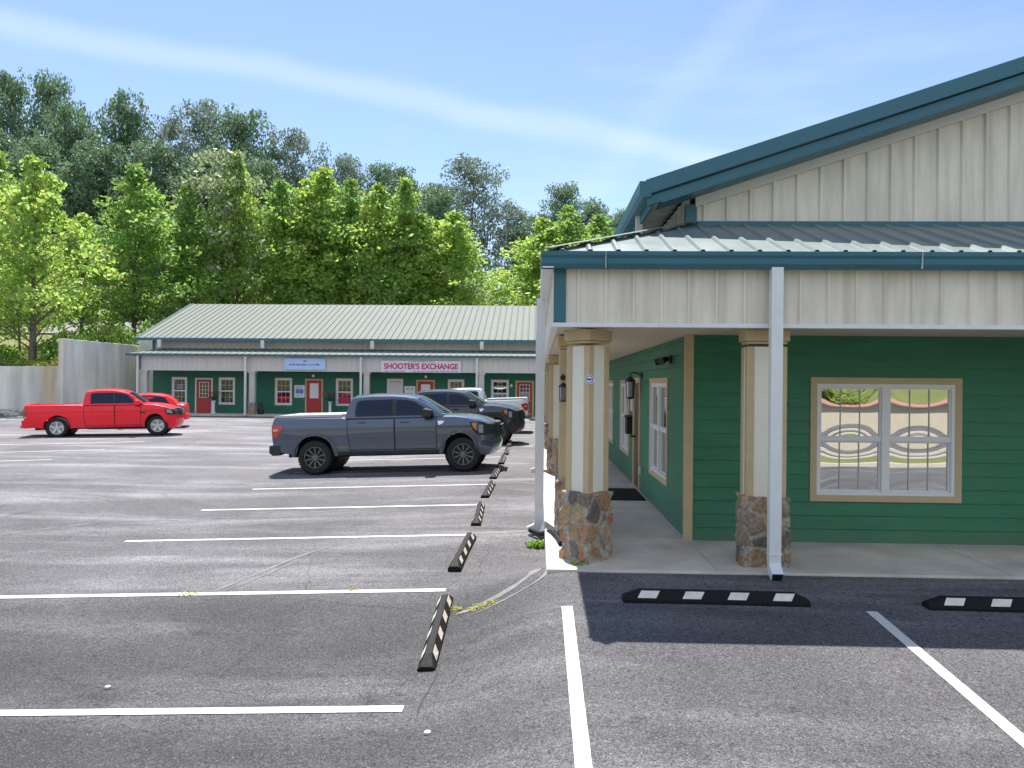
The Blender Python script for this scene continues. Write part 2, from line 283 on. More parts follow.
# ------------------------------------------------------------ helpers
def rootpos(o):
    p = Vector((0, 0, 0))
    while o is not None: p += Vector(o.location); o = o.parent
    return p
class MB:
    def __init__(s): s.v = []; s.f = []; s.m = []; s.cm = 0
    def quad(s, *p):
        b = len(s.v); s.v += [tuple(q) for q in p]; s.f.append(tuple(range(b, b+len(p)))); s.m.append(s.cm); return s
    def box(s, x0, x1, y0, y1, z0, z1):
        b = len(s.v)
        s.v += [(x0, y0, z0), (x1, y0, z0), (x1, y1, z0), (x0, y1, z0), (x0, y0, z1), (x1, y0, z1), (x1, y1, z1), (x0, y1, z1)]
        for f in ((0, 3, 2, 1), (4, 5, 6, 7), (0, 1, 5, 4), (1, 2, 6, 5), (2, 3, 7, 6), (3, 0, 4, 7)):
            s.f.append(tuple(b+i for i in f)); s.m.append(s.cm)
        return s
    def prism(s, poly, a0, a1, axis='y'):
        """poly of 2D points extruded along an axis: y -> (x,z), x -> (y,z), z -> (x,y)"""
        n = len(poly); b = len(s.v)
        for a in (a0, a1):
            for p, q in poly: s.v.append({'y': (p, a, q), 'x': (a, p, q), 'z': (p, q, a)}[axis])
        s.f.append(tuple(range(b, b+n))); s.f.append(tuple(range(b+2*n-1, b+n-1, -1))); s.m += [s.cm]*2
        for i in range(n):
            j = (i+1) % n; s.f.append((b+i, b+n+i, b+n+j, b+j)); s.m.append(s.cm)
        return s
    def tube(s, pts, rad, n=8, cap=True):
        pts = [Vector(p) for p in pts]; rad = rad if isinstance(rad, (list, tuple)) else [rad]*len(pts); b = len(s.v)
        for i, p in enumerate(pts):
            d = (pts[min(i+1, len(pts)-1)]-pts[max(i-1, 0)]).normalized()
            u = d.orthogonal().normalized() if abs(d.z) < .99 else Vector((1, 0, 0)); 
            if abs(d.z) < .99: u = d.cross(Vector((0, 0, 1))).normalized()
            w_ = d.cross(u)
            for k in range(n):
                a = 2*math.pi*k/n; s.v.append(tuple(p+(u*math.cos(a)+w_*math.sin(a))*rad[i]))
        for i in range(len(pts)-1):
            for k in range(n):
                k2 = (k+1) % n; s.f.append((b+i*n+k, b+i*n+k2, b+(i+1)*n+k2, b+(i+1)*n+k)); s.m.append(s.cm)
        if cap:
            s.f.append(tuple(b+k for k in range(n-1, -1, -1))); s.f.append(tuple(b+(len(pts)-1)*n+k for k in range(n))); s.m += [s.cm]*2
        return s
    def lathe(s, prof, n=24, c=(0, 0, 0), axis='z'):
        b = len(s.v)
        for r, h in prof:
            for k in range(n):
                a = 2*math.pi*k/n; x, y = r*math.cos(a), r*math.sin(a)
                p = (x, y, h) if axis == 'z' else (x, h, y)
                s.v.append((p[0]+c[0], p[1]+c[1], p[2]+c[2]))
        for i in range(len(prof)-1):
            for k in range(n):
                k2 = (k+1) % n; s.f.append((b+i*n+k, b+i*n+k2, b+(i+1)*n+k2, b+(i+1)*n+k)); s.m.append(s.cm)
        return s
    def build(s, name, mats, parent=None, smooth=False, bevel=0, angle=35, recalc=True, world=True):
        me = bpy.data.meshes.new(name)
        off = rootpos(parent) if (parent is not None and world) else Vector((0, 0, 0))
        me.from_pydata([(x-off.x, y-off.y, z-off.z) for x, y, z in s.v], [], s.f)
        if not isinstance(mats, (list, tuple)): mats = [mats]
        for m in mats: me.materials.append(m)
        me.polygons.foreach_set('material_index', s.m)
        if recalc:
            bm = bmesh.new(); bm.from_mesh(me); bmesh.ops.recalc_face_normals(bm, faces=bm.faces); bm.to_mesh(me); bm.free()
        if smooth:
            me.polygons.foreach_set('use_smooth', [True]*len(me.polygons)); me.set_sharp_from_angle(angle=R(angle))
        me.update(); o = bpy.data.objects.new(name, me); C.objects.link(o)
        if parent is not None: o.parent = parent
        if bevel:
            b = o.modifiers.new('bevel', 'BEVEL'); b.width = bevel; b.segments = 2; b.limit_method = 'ANGLE'
        return o
def tag(o, label=None, cat=None, group=None, kind=None):
    if label: o['label'] = label
    if cat: o['category'] = cat
    if group: o['group'] = group
    if kind: o['kind'] = kind
    return o
def thing(name, label, cat, loc=(0, 0, 0), group=None):
    o = bpy.data.objects.new(name, None); C.objects.link(o); o.location = loc; o.empty_display_size = .2
    return tag(o, label, cat, group)
def copy_tree(o, loc=None, rotz=None, label=None, scale=None):
    def rec(q, par):
        c = q.copy(); C.objects.link(c); c.parent = par
        for ch in q.children: rec(ch, c)
        return c
    c = rec(o, None)
    if loc is not None: c.location = loc
    if rotz is not None: c.rotation_euler.z = rotz
    if scale is not None: c.scale = scale if isinstance(scale, tuple) else (scale,)*3
    if label: c['label'] = label
    return c
def sst(x, a, b):
    t = min(1, max(0, (x-a)/(b-a))); return t*t*(3-2*t)
def lut(x, P):
    if x <= P[0][0]: return P[0][1]
    for (a, u), (b, v) in zip(P, P[1:]):
        if x <= b: return u+(v-u)*(x-a)/(b-a)
    return P[-1][1]

# ------------------------------------------------------------ ground
GA = [(-60, -1.3), (0, -.75), (4, -.58), (6, -.49), (7.5, -.40), (8.7, -.30), (10.3, -.23), (13, -.20), (16, -.145), (19, -.105), (25, -.06), (34, -.03), (48, -.02)]
GR = [(-60, -1.2), (0, -.52), (3, -.38), (5, -.24), (7.4, -.085), (8.5, -.03), (60, -.03)]
def gz(x, y):
    a = lut(y, GA)
    c = -.034*max(0, min(5.2, -1-x)) + .034*max(0, min(5.2, -26-x))
    if y > 34: c *= 1-.9*sst(y, 34, 44)
    s = sst(x, -1.0, .35)*(1-sst(y, 8.7, 9.8))
    return (a+c)*(1-s)+lut(y, GR)*s
b = MB()
xs = [-90, -75, -60, -50, -42, -36]+[-32+.8*i for i in range(24)]+[-12.6+.3*i for i in range(36)]+[-1.7+.1*i for i in range(24)]+[.9, 1.5, 2.2, 3, 4, 5, 7, 9, 12, 16, 22, 30, 45, 70]
xs = sorted(set(round(x, 3) for x in xs))
ys = [-60, -45, -35, -25, -18, -12, -8, -5]+[-2+.5*i for i in range(12)]+[4+.1*i for i in range(64)]+[10.5+.5*i for i in range(40)]+[31, 34, 37, 40, 43, 46, 48.5, 52, 60]
ys = sorted(set(round(y, 3) for y in ys))
for y in ys:
    for x in xs: b.v.append((x, y, gz(x, y)))
nx = len(xs)
for j in range(len(ys)-1):
    for i in range(nx-1): b.f.append((j*nx+i, j*nx+i+1, (j+1)*nx+i+1, (j+1)*nx+i)); b.m.append(0)
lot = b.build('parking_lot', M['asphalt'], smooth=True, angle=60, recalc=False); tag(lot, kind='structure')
b = MB(); S_ = 1500
b.quad((-S_, -S_, -1.6), (S_, -S_, -1.6), (S_, S_, -1.6), (-S_, S_, -1.6)).build('ground', M['base'], recalc=False)
tag(bpy.data.objects['ground'], kind='structure')

def strip(p, q, wd, name='painted_line', m=None, h=.006, parent=lot):
    p = Vector(p); q = Vector(q); L = (q-p).length; n = max(2, int(L/.12)); d = (q-p).normalized(); s = Vector((-d.y, d.x))*wd/2
    b = MB()
    rnd = random.Random(int(p.x*100+p.y*10))
    for i in range(n+1):
        c = p+(q-p)*i/n
        for k in (-1, 1):
            x, y = c.x+s.x*k*(1+rnd.uniform(-.03, .03)), c.y+s.y*k*(1+rnd.uniform(-.03, .03)); b.v.append((x, y, gz(x, y)+h))
    for i in range(n): b.f.append((2*i, 2*i+1, 2*i+3, 2*i+2)); b.m.append(0)
    o = b.build(name, m or M['paint'], parent, recalc=False)
    for f in o.data.polygons: pass
    return o
for y in (5.97, 8.72, 11.5, 14.15, 16.7, 19.6, 22.4, 25.2, 28.4, 31.2): strip((-6.25, y), (-1.03, y), .105)
strip((.295, 7.42), (.295, 2.2), .105); strip((3.18, 7.42), (3.13, 2.2), .105)
strip((-4.2, 3.2), (-1.1, 3.2), .105)
for x1, y in ((-13.9, 18.7), (-14.07, 21.85), (-14.28, 24.95), (-14.68, 28.2), (-14.85, 31.6), (-15.0, 34.7)): strip((x1-4.9, y-2.3), (x1, y), .11)
# pale drainage seam and old crack fills
def wig(pts, wd, m, h, seed=1, name='crack_fill'):
    P = []; rnd = random.Random(seed)
    for (a, c) in zip(pts, pts[1:]):
        a = Vector(a); c = Vector(c); n = max(2, int((c-a).length/.15))
        for i in range(n): P.append(a+(c-a)*i/n)
    P.append(Vector(pts[-1]))
    for it in range(3): P = [P[0]]+[(P[i-1]+P[i]*2+P[i+1])/4 for i in range(1, len(P)-1)]+[P[-1]]
    b = MB()
    for i, p in enumerate(P):
        d = (P[min(i+1, len(P)-1)]-P[max(i-1, 0)]).normalized(); s = Vector((-d.y, d.x)); ww = wd*(.6+.8*rnd.random())*(1 if 0 < i < len(P)-1 else .1)
        for k in (-.5, .5): q = p+s*k*ww; b.v.append((q.x, q.y, gz(q.x, q.y)+h))
    for i in range(len(P)-1): b.f.append((2*i, 2*i+1, 2*i+3, 2*i+2)); b.m.append(0)
    return b.build(name, m, lot, recalc=False)
wig([(-9.5, 10.6), (-8.3, 12.0), (-7.4, 13.0), (-5.9, 13.25), (-3.7, 13.8), (-1.7, 14.6)], .05, M['paleseam'], .004)
wig([(-3.75, 8.8), (-3.55, 9.3), (-3.3, 10.1), (-2.9, 11.0)], .05, M['paleseam'], .004, 2)
wig([(-3.62, 8.8), (-3.40, 9.3), (-3.15, 10.1)], .03, M['paleseam'], .0045, 7)
wig([(-.85, 7.95), (-.4, 8.2), (-.05, 8.6), (.1, 9.3)], .10, M['paleseam'], .004, 3)
wig([(-.7, 7.85), (-.3, 8.02), (.1, 8.4), (.16, 8.9)], .04, M['paleseam'], .0045, 4)
wig([(-1.15, 11.55), (-.6, 11.7), (0, 11.9)], .12, M['paleseam'], .004, 5)
wig([(-.85, 6.75), (-.83, 6.4), (-.93, 6.1), (-.9, 5.8)], .012, M['seam'], .004, 6)

# ------------------------------------------------------------ hillside, road
BX = [(-160, 44.75, 2.75), (-90, 44.75, 2.75), (-60, 44.75, 2.72), (-45, 44.75, 2.7), (-36, 44.75, 2.7), (-31, 44.75, 2.7), (-28.6, 44.8, 2.7), (-28.0, 45.3, 3.0), (-27.4, 47.5, 3.5), (-26.9, 50.2, 4.2), (-26.7, 56, 4.3), (-26.5, 66, 4.2), (-20, 66, 4), (-10, 66, 3.8), (0, 66, 3.6), (15, 66, 3.4), (40, 66, 3), (80, 66, 3), (160, 66, 3)]
HP = [(44.75, 2.7), (50, 3.1), (58, 4.1), (66, 5.2), (72, 6.3), (74, 6.6), (81, 8.4), (84, 8.9), (100, 12.8), (125, 19), (170, 27), (300, 38), (700, 50)]
def hz(x, y):
    z = lut(y, HP)+(noise.noise(Vector((x*.12, y*.12, 3)))*.5 if not 72 < y < 82 else 0)*sst(y, 46, 52)
    if y > 90: z += -sst(x, -60, 10)*5*sst(y, 90, 130)
    return z
def dens(P, n):
    o = []
    for a, c in zip(P, P[1:]):
        for i in range(n): o.append(tuple(u+(v-u)*i/n for u, v in zip(a, c)))
    return o+[P[-1]]
B = dens(BX, 4); rows = [0, .01, .03, .05, .08, .11, .15, .2, .25, .3, .35, .4, .5, .65, 1]
b = MB()
Yr = [None, 46, 47.5, 49.5, 52, 55, 58, 62, 66, 70, 72.5, 75, 78, 81, 84, 90, 100, 112, 125, 145, 170, 220, 300, 450, 700]
for yr in Yr:
    for (x, y, z) in B:
        yy = y if yr is None else max(yr, y+(yr-44.75)*.02)
        zz = z if yr is None else max(hz(x, yy), 0)
        if yr is not None and yy < y+3: zz = z+(zz-z)*min(1, (yy-y)/3)
        b.v.append((x*(1 if yy < 90 else 1+(yy-90)/120), yy, zz))
nb = len(B)
for j in range(len(Yr)-1):
    for i in range(nb-1): b.f.append((j*nb+i, j*nb+i+1, (j+1)*nb+i+1, (j+1)*nb+i)); b.m.append(0)
hill = b.build('hillside_terrain', M['soil'], smooth=True, angle=80, recalc=False); tag(hill, kind='structure')
b = MB()
for i in range(81):
    x = -160+4*i
    for y in (72.7, 80.8): b.v.append((x, y, hz(x, min(max(y, 73), 80.5))+.12))
for i in range(80): b.f.append((2*i, 2*i+2, 2*i+3, 2*i+1)); b.m.append(0)
tag(b.build('hill_road', M['road'], recalc=False), kind='structure')
# ------------------------------------------------------------ near shop building
def ribs(b, O, u, v, n, W, lo, hi, pitch=.305, h=.028, wb=.075, wt=.03, start=.15):
    O, u, v, n = map(Vector, (O, u, v, n)); u.normalize(); v.normalize(); n.normalize()
    P = [(0, 0)]; c = start
    while c < W-.001:
        for du, hh in ((-wb/2, 0), (-wt/2, h), (wt/2, h), (wb/2, 0)):
            if P[-1][0] < c+du < W: P.append((c+du, hh))
        c += pitch
    P.append((W, 0)); k = len(b.v)
    for uu, hh in P:
        l = lo(uu) if callable(lo) else lo; g = hi(uu) if callable(hi) else hi
        if g < l: g = l
        for t in (l, g): b.v.append(tuple(O+u*uu+v*t+n*hh))
    for i in range(len(P)-1): b.f.append((k+2*i, k+2*i+1, k+2*i+3, k+2*i+2)); b.m.append(b.cm)
    return b
def siding(b, O, u, n, W, z0, z1, holes=(), exp=.178, t=.019):
    """clapboard courses with real laps; holes are (u0,u1,z0,z1)"""
    O, u, n = map(Vector, (O, u, n))
    rows = []; z = z0
    while z < z1-1e-6: rows.append((z, min(z+exp, z1))); z += exp
    for r0, r1 in rows:
        cuts = sorted({r0, r1, *[c for h in holes for c in h[2:] if r0 < c < r1]})
        for a, c in zip(cuts, cuts[1:]):
            us = sorted({0, W, *[q for h in holes if h[2] < c-1e-6 and h[3] > a+1e-6 for q in h[:2]]})
            fa = t*(1-(a-r0)/exp); fc = t*(1-(c-r0)/exp)
            for p, q in zip(us, us[1:]):
                mid = (p+q)/2
                if any(h[0] < mid < h[1] and h[2] < c-1e-6 and h[3] > a+1e-6 for h in holes): continue
                P = lambda uu, zz, ff: tuple(O+u*uu+Vector((0, 0, zz))+n*ff)
                b.quad(P(p, a, fa), P(q, a, fa), P(q, c, fc), P(p, c, fc))
                if a == r0: b.quad(P(p, a, 0), P(q, a, 0), P(q, a, fa), P(p, a, fa))
    return b
BL = thing('shop_building', 'near shop with green lap siding, cream metal gable and teal trimmed porch roof', 'building', (2, 10.3, 0))
XR = 24.0; YB = 37.0; WX = 2.0; WY = 10.3
fw = (3.59, 5.55, .54, 2.175)     # front window hole
# front and side walls
b = MB(); siding(b, (2.06, WY, 0), (1, 0, 0), (0, -1, 0), XR-2.06, 0, 2.72, [(fw[0]-2.06+.08, fw[1]-2.06-.08, fw[2]+.08, fw[3]-.08)])
sideholes = [(11.83, 13.72, .50, 2.17), (16.80, 18.66, .50, 2.17), (20.35, 22.3, .50, 2.17), (26, 28, .5, 2.17)]; doorh = (15.1, 15.98, 0, 2.12)
dw = 10.36
siding(b, (WX, dw, 0), (0, 1, 0), (-1, 0, 0), YB-dw, 0, 2.72, [(h[0]-dw+.08, h[1]-dw-.08, h[2]+.08, h[3]-.08) for h in sideholes]+[(doorh[0]-dw, doorh[1]-dw, 0, 2.12)])
b.build('siding_wall', M['siding'], BL)
b = MB(); b.box(WX+.02, XR, YB-.2, YB, -.3, 4.5); b.box(XR-.2, XR, WY+.3, YB-.2, -.3, 4.5); b.build('back_wall', M['cream_panel'], BL)
b = MB(); b.box(1.94, 2.058, WY-.03, WY+.04, 0, 2.72); b.box(1.955, 1.985, WY+.04, WY+.12, 0, 2.72); b.build('corner_trim', M['tan'], BL, bevel=.004)
# gable wall above the porch roof: ribbed metal following the rake
RS = .329; EX = 1.36; EZ = 4.62; RX = 12.7
rake = lambda x: EZ+RS*(min(x, RX)-EX)-RS*max(0, x-RX)
b = MB(); ribs(b, (WX+.08, WY, 0), (1, 0, 0), (0, 0, 1), (0, -1, 0), XR-WX-.08, 2.72, lambda u: rake(WX+.08+u)-.42, h=.036, wb=.06, wt=.028, start=.10)
ribs(b, (WX, WY+.05, 0), (0, 1, 0), (0, 0, 1), (-1, 0, 0), YB-WY-.05, 2.72, rake(WX)-.22, h=.02, wb=.06, wt=.025)
b.build('gable_wall', M['cream_panel'], BL)
b = MB()
for i in range(2):
    a = (WX+.06, RX, XR)[i]; c = (WX+.06, RX, XR)[i+1]
    b.prism([(a, rake(a)-.44), (c, rake(c)-.44), (c, rake(c)-.31), (a, rake(a)-.31)], WY-.05, WY-.023)
b.build('frieze_trim', M['cream_trim'], BL)
b = MB().box(1.93, 2.08, WY-.035, WY+.06, 3.9, rake(2)-.38); b.build('gable_corner_trim', M['teal'], BL, bevel=.004)
# main roof
YR0 = 9.86; TH = .02
b = MB()
Ls = math.hypot(RX-EX, RS*(RX-EX))
ribs(b, (EX, YR0, EZ+.01), (0, 1, 0), (1, 0, RS), (-RS, 0, 1), YB+.3-YR0, 0, Ls)
ribs(b, (2*RX-EX, YR0, EZ+.01), (0, 1, 0), (-1, 0, RS), (RS, 0, 1), YB+.3-YR0, 0, Ls)
b.build('main_roof', M['roof'], BL)
b = MB(); ribs(b, (EX+.06, YR0+.05, EZ-.10), (0, 1, 0), (1, 0, RS), (RS, 0, -1), YB+.2-YR0, 0, .64, h=.02)
b.build('eave_soffit', M['cream_panel'], BL)
b = MB()
for a, c in ((EX-.02, RX), (RX, 2*RX-EX+.02)):
    b.prism([(a, rake(a)-.16), (c, rake(c)-.16), (c, rake(c)+.035), (a, rake(a)+.035)], YR0-.09, YR0+.02)
    b.prism([(a+.03 if a < RX else a, rake(a)-.285), (c, rake(c)-.285), (c, rake(c)-.165), (a+.03 if a < RX else a, rake(a)-.165)], YR0-.03, YR0+.03)
    b.prism([(a+.2 if a < RX else a, rake(a+.2)-.315), (c, rake(c)-.315), (c, rake(c)-.285), (a+.2 if a < RX else a, rake(a+.2)-.285)], YR0-.03, WY-.05)
b.build('rake_trim', M['teal'], BL, bevel=.006)
b = MB(); b.prism([(EX-.10, EZ-.15), (EX-.06, EZ-.19), (EX+.05, EZ-.19), (EX+.05, EZ+.01), (EX-.10, EZ+.01)], YR0-.085, YB+.3)
b.prism([(EX+.05, EZ-.30), (EX+.09, EZ-.30), (EX+.09, EZ-.02), (EX+.05, EZ-.02)], YR0+.035, YB+.3)
g = b.build('eave_gutter', M['teal'], BL, bevel=.006)
b = MB()
for y in (10.9, 19, 27): MB().box(1.36, 1.45, y, y+.1, 3.75, EZ-.19).build('upper_downspout', M['cream_trim'], BL)
# porch roof: hip lean-to round two sides
GX = .05; GY = 8.42; PZ = 3.50; TZ = 4.17; PYs = WY-.03
pit = (TZ-PZ)/(PYs-GY); pitx = (TZ-PZ)/(WX-GX)
Lf = math.hypot(PYs-GY, TZ-PZ); Lx = math.hypot(WX-GX, TZ-PZ)
b = MB()
ribs(b, (GX, GY, PZ), (1, 0, 0), (0, PYs-GY, TZ-PZ), (0, -(TZ-PZ), PYs-GY), XR-GX, 0, lambda u: Lf*min(1, u/(WX-GX)), start=.2)
ribs(b, (GX, GY, PZ), (0, 1, 0), (WX-GX, 0, TZ-PZ), (-(TZ-PZ), 0, WX-GX), YB-GY, 0, lambda u: Lx*min(1, u/(PYs-GY)), start=.2)
b.build('porch_roof', M['roof_near'], BL)
b = MB()
n_ = 14
P0 = Vector((GX, GY, PZ+.045)); P1 = Vector((WX, PYs, TZ+.05)); d = (P1-P0)
s_ = Vector((d.y, -d.x, 0)).normalized()*.11
b.quad(P0, P0+s_-Vector((0, 0, .012)), P1+s_-Vector((0, 0, .012)), P1); b.quad(P0, P1, P1-s_-Vector((0, 0, .012)), P0-s_-Vector((0, 0, .012)))
b.build('hip_cap', M['roof'], BL)
b = MB(); b.box(WX+.08, XR, WY-.07, WY-.022, TZ-.02, TZ+.05); b.box(WX-.06, WX-.022, WY, YB, TZ-.02, TZ+.05); b.build('roof_flashing', M['teal'], BL)
# gutters
b = MB()
gp = [(GY+.11, 3.325), (GY+.015, 3.325), (GY-.012, 3.37), (GY-.012, 3.43), (GY-.03, 3.46), (GY-.03, 3.505), (GY+.11, 3.505)]
b.prism(gp, GX-.03, XR, 'x')
gt = b.build('porch_gutter', M['teal'], BL, smooth=False, bevel=.003)
b = MB(); b.prism([(GX-.03, 3.36), (GX-.012, 3.325), (GX+.11, 3.325), (GX+.11, 3.505), (GX-.03, 3.505)], GY+.005, YB)
b.build('side_gutter', M['white'], BL)
b = MB()
for x in (.72, 4.1, 7.5): MB().box(x, x+.006, GY-.034, GY, 3.325, 3.507).build('gutter_joint', M['cream_trim'], BL)
# header beam faces, ribbed
HY = 8.60; HX = .17
b = MB(); ribs(b, (HX+.13, HY, 0), (1, 0, 0), (0, 0, 1), (0, -1, 0), XR-HX-.13, 2.74, 3.36, h=.028, wb=.055, wt=.026, start=.14)
ribs(b, (HX, HY+.02, 0), (0, 1, 0), (0, 0, 1), (-1, 0, 0), YB-HY-.02, 2.74, 3.36, h=.018, wb=.055, wt=.022)
b.box(HX+.40, XR, HY+.40, HY+.42, 2.74, 3.3); b.box(HX+.38, HX+.40, HY+.42, YB, 2.74, 3.3)
b.build('header', M['cream_panel'], BL)
b = MB(); b.box(HX-.006, HX+.13, HY-.024, HY+.06, 2.745, 3.36); b.build('header_corner_trim', M['teal'], BL, bevel=.004)
b = MB(); b.box(HX-.03, XR, HY-.04, HY+.05, 2.69, 2.738); b.box(HX-.03, HX+.05, HY+.05, YB, 2.69, 2.738); b.build('header_trim', M['white'], BL, bevel=.004)
b = MB(); ribs(b, (HX+.05, HY+.05, 2.722), (1, 0, 0), (0, 1, 0), (0, 0, -1), XR-HX-.05, 0, .36, h=.014); b.build('beam_underside', M['cream_panel'], BL)
b = MB(); b.box(HX+.05, WX, HY+.412, YB, 2.725, 2.745); b.box(WX, XR, HY+.412, WY, 2.725, 2.745); b.build('porch_ceiling', M['soffit'], BL)
b = MB(); ribs(b, (GX+.10, GY+.1, 3.345), (0, 1, 0), (1, 0, 0), (0, 0, -1), YB-GY-.1, 0, .05); b.build('side_soffit', M['cream_panel'], BL)

def downspout(pts, wx=.125, wy=.10, parent=BL):
    """rectangular pipe swept along points in the plane of its kick"""
    b = MB(); P = [Vector(p) for p in pts]; k = len(b.v)
    for i, p in enumerate(P):
        d = (P[min(i+1, len(P)-1)]-P[max(i-1, 0)]).normalized()
        side = Vector((1, 0, 0)) if abs(P[-1].x-P[0].x) < .02 else Vector((0, 1, 0))
        o = d.cross(side).normalized()
        for a, c in ((-1, -1), (1, -1), (1, 1), (-1, 1)): b.v.append(tuple(p+side*a*wx/2+o*c*wy/2))
    for i in range(len(P)-1):
        for q in range(4): b.f.append((k+4*i+q, k+4*i+(q+1) % 4, k+4*i+4+(q+1) % 4, k+4*i+4+q)); b.m.append(0)
    o = b.build('downspout', M['white'], parent)
    z = P[0].z*.12+P[-2].z*.88
    c = MB(); t = .006; c.box(P[0].x-wx/2-t, P[0].x+wx/2+t, P[0].y-wy/2-t, P[0].y+wy/2+t, .22, .235); c.build('pipe_band', M['white'], o)
    e = P[-1]+(P[-1]-P[-2]).normalized()*.002
    d = (P[-1]-P[-2]).normalized(); oo = d.cross(side).normalized()
    MB().quad(*[e+side*a*(wx/2-.012)+oo*c_*(wy/2-.012) for a, c_ in ((-1, -1), (1, -1), (1, 1), (-1, 1))]).build('outlet', M['black'], o, recalc=False)
    return o
downspout([(2.58, 8.47, 3.34), (2.58, 8.47, .14), (2.58, 8.44, .06), (2.58, 8.34, -.0)])
downspout([(.03, 11.62, 3.34), (.03, 11.62, -.0), (.0, 11.62, -.10), (-.12, 11.62, -.16)], wx=.10, wy=.13)
for y in (18.9, 26.2): downspout([(.0, y, 3.34), (.0, y, .02), (-.03, y, -.05), (-.15, y, -.09)], wx=.10, wy=.13)

# porch slab (sidewalk)
b = MB()
b.box(.11, WX+.02, 10.3, YB, -.6, 0.0); b.box(.11, XR, 8.56, 10.3, -.6, 0.0)
sw = b.build('porch_sidewalk', M['concrete'], bevel=.02); tag(sw, kind='structure')
b = MB()
for y in (14.1, 17.9, 21.7, 25.5): b.box(.112, WX-.02, y, y+.012, .0005, .0025)
for x in (2.0, 5.2): b.box(x, x+.012, 8.6, 10.27, .0005, .0025)
tag(b.build('sidewalk_joint', M['wallconc'], sw), None)

# windows
def pane(b, c, u, v, n, w, h, sag, seed=0):
    c, u, v, n = map(Vector, (c, u, v, n)); k = len(b.v); G = 14
    for j in range(G+1):
        for i in range(G+1):
            a = i/G*2-1; e = j/G*2-1
            s = -sag*(1-a*a)*(1-e*e)+sag*.06*noise.noise(Vector((a*1.3+seed, e*1.3, seed)))
            b.v.append(tuple(c+u*a*w/2+v*e*h/2+n*s))
    for j in range(G):
        for i in range(G): b.f.append((k+j*(G+1)+i, k+j*(G+1)+i+1, k+(j+1)*(G+1)+i+1, k+(j+1)*(G+1)+i)); b.m.append(b.cm)
def window(parent, O, u, n, W, z0, z1, units=2, glass='winglass', sag=.0015, trim=.085, seed=0, muntins=2, casing='tan', lites=None):
    """vinyl double-hung unit(s) in a tan casing; O = wall point at u=0"""
    O, u, n = map(Vector, (O, u, n))
    def bx(b, a, c, z_0, z_1, d0, d1):
        p = O+u*a+n*d0; q = O+u*c+n*d1
        b.box(min(p.x, q.x), max(p.x, q.x), min(p.y, q.y), max(p.y, q.y), z_0, z_1)
    b = MB()
    bx(b, 0, W, z1-trim, z1, -.03, .032); bx(b, 0, W, z0, z0+trim, -.03, .032)
    bx(b, 0, trim, z0+trim, z1-trim, -.03, .032); bx(b, W-trim, W, z0+trim, z1-trim, -.03, .032)
    f = b.build('window', M[casing], parent, bevel=.003)
    a0, a1, b0, b1 = trim, W-trim, z0+trim, z1-trim; fr = .045
    b = MB()
    bx(b, a0, a1, b1-fr, b1, -.07, .02); bx(b, a0, a1, b0, b0+fr, -.07, .02)
    bx(b, a0, a0+fr, b0+fr, b1-fr, -.07, .02); bx(b, a1-fr, a1, b0+fr, b1-fr, -.07, .02)
    uw = (a1-a0)/units
    for k in range(1, units): bx(b, a0+k*uw-.05, a0+k*uw+.05, b0+fr, b1-fr, -.07, .024)
    mid = (b0+b1)/2
    cells = []
    for k in range(units):
        l = a0+k*uw+(fr if k == 0 else .05); r = a0+(k+1)*uw-(fr if k == units-1 else .05)
        bx(b, l, r, mid-.022, mid+.022, -.06, .008)
        s = .022
        for (za, zb, d) in ((b0+fr, mid-.022, -.045), (mid+.022, b1-fr, -.025)):
            bx(b, l, l+s, za, zb, -.06, d+.02); bx(b, r-s, r, za, zb, -.06, d+.02)
            bx(b, l+s, r-s, zb-s, zb, -.06, d+.02); bx(b, l+s, r-s, za, za+s, -.06, d+.02)
            cells.append((l+s, r-s, za+s, zb-s, d))
    b.build('sash_frame', M['vinyl'], f)
    g = MB(); mu = MB()
    for i, (l, r, za, zb, d) in enumerate(cells):
        c = O+u*(l+r)/2+n*d+Vector((0, 0, (za+zb)/2))
        pane(g, c, u, (0, 0, 1), n, r-l, zb-za, sag*(1+.3*math.sin(i*2.1)), seed+i*1.7)
        for k in range(1, muntins+1):
            x = l+(r-l)*k/(muntins+1); bx(mu, x-.007, x+.007, za, zb, d+.003, d+.010)
        if lites: bx(mu, l, r, (za+zb)/2-.007, (za+zb)/2+.007, d+.0035, d+.0095)
    g.build('pane', M[glass], f, smooth=True, recalc=False)
    mu.build('muntin', M['muntin'] if glass == 'mirrorglass' else M['vinyl'], f)
    return f
window(BL, (fw[0], WY, 0), (1, 0, 0), (0, -1, 0), fw[1]-fw[0], fw[2], fw[3], 2, 'mirrorglass', -.0027, seed=3)
for i, h in enumerate(sideholes): window(BL, (WX, h[0], 0), (0, 1, 0), (-1, 0, 0), h[1]-h[0], h[2], h[3], 2, 'winglass', .002, seed=9+i, muntins=0)
MB().box(WX+.25, WX+.27, 10.4, YB-.3, 0, 2.7).box(WX+.3, 9, WY+.4, WY+.42, 0, 2.7).build('inner_wall', M['blind'], BL)
# side door
b = MB(); b.box(WX-.035, WX+.1, 15.02, 15.12, 0, 2.2); b.box(WX-.035, WX+.1, 15.96, 16.06, 0, 2.2); b.box(WX-.035, WX+.1, 15.12, 15.96, 2.10, 2.2); b.build('door_frame', M['tan'], BL, bevel=.004)
dr = MB().box(WX+.0, WX+.045, 15.12, 15.96, .015, 2.10).build('door', M['browndoor'], BL, bevel=.004)
MB().tube([(WX-.06, 15.85, 1.0), (WX-.0, 15.85, 1.0)], .022, 8).lathe([(0, 0), (.03, .01), (.03, .04), (0, .05)], 10, (WX-.075, 15.85, .98)).build('knob', M['black'], dr)
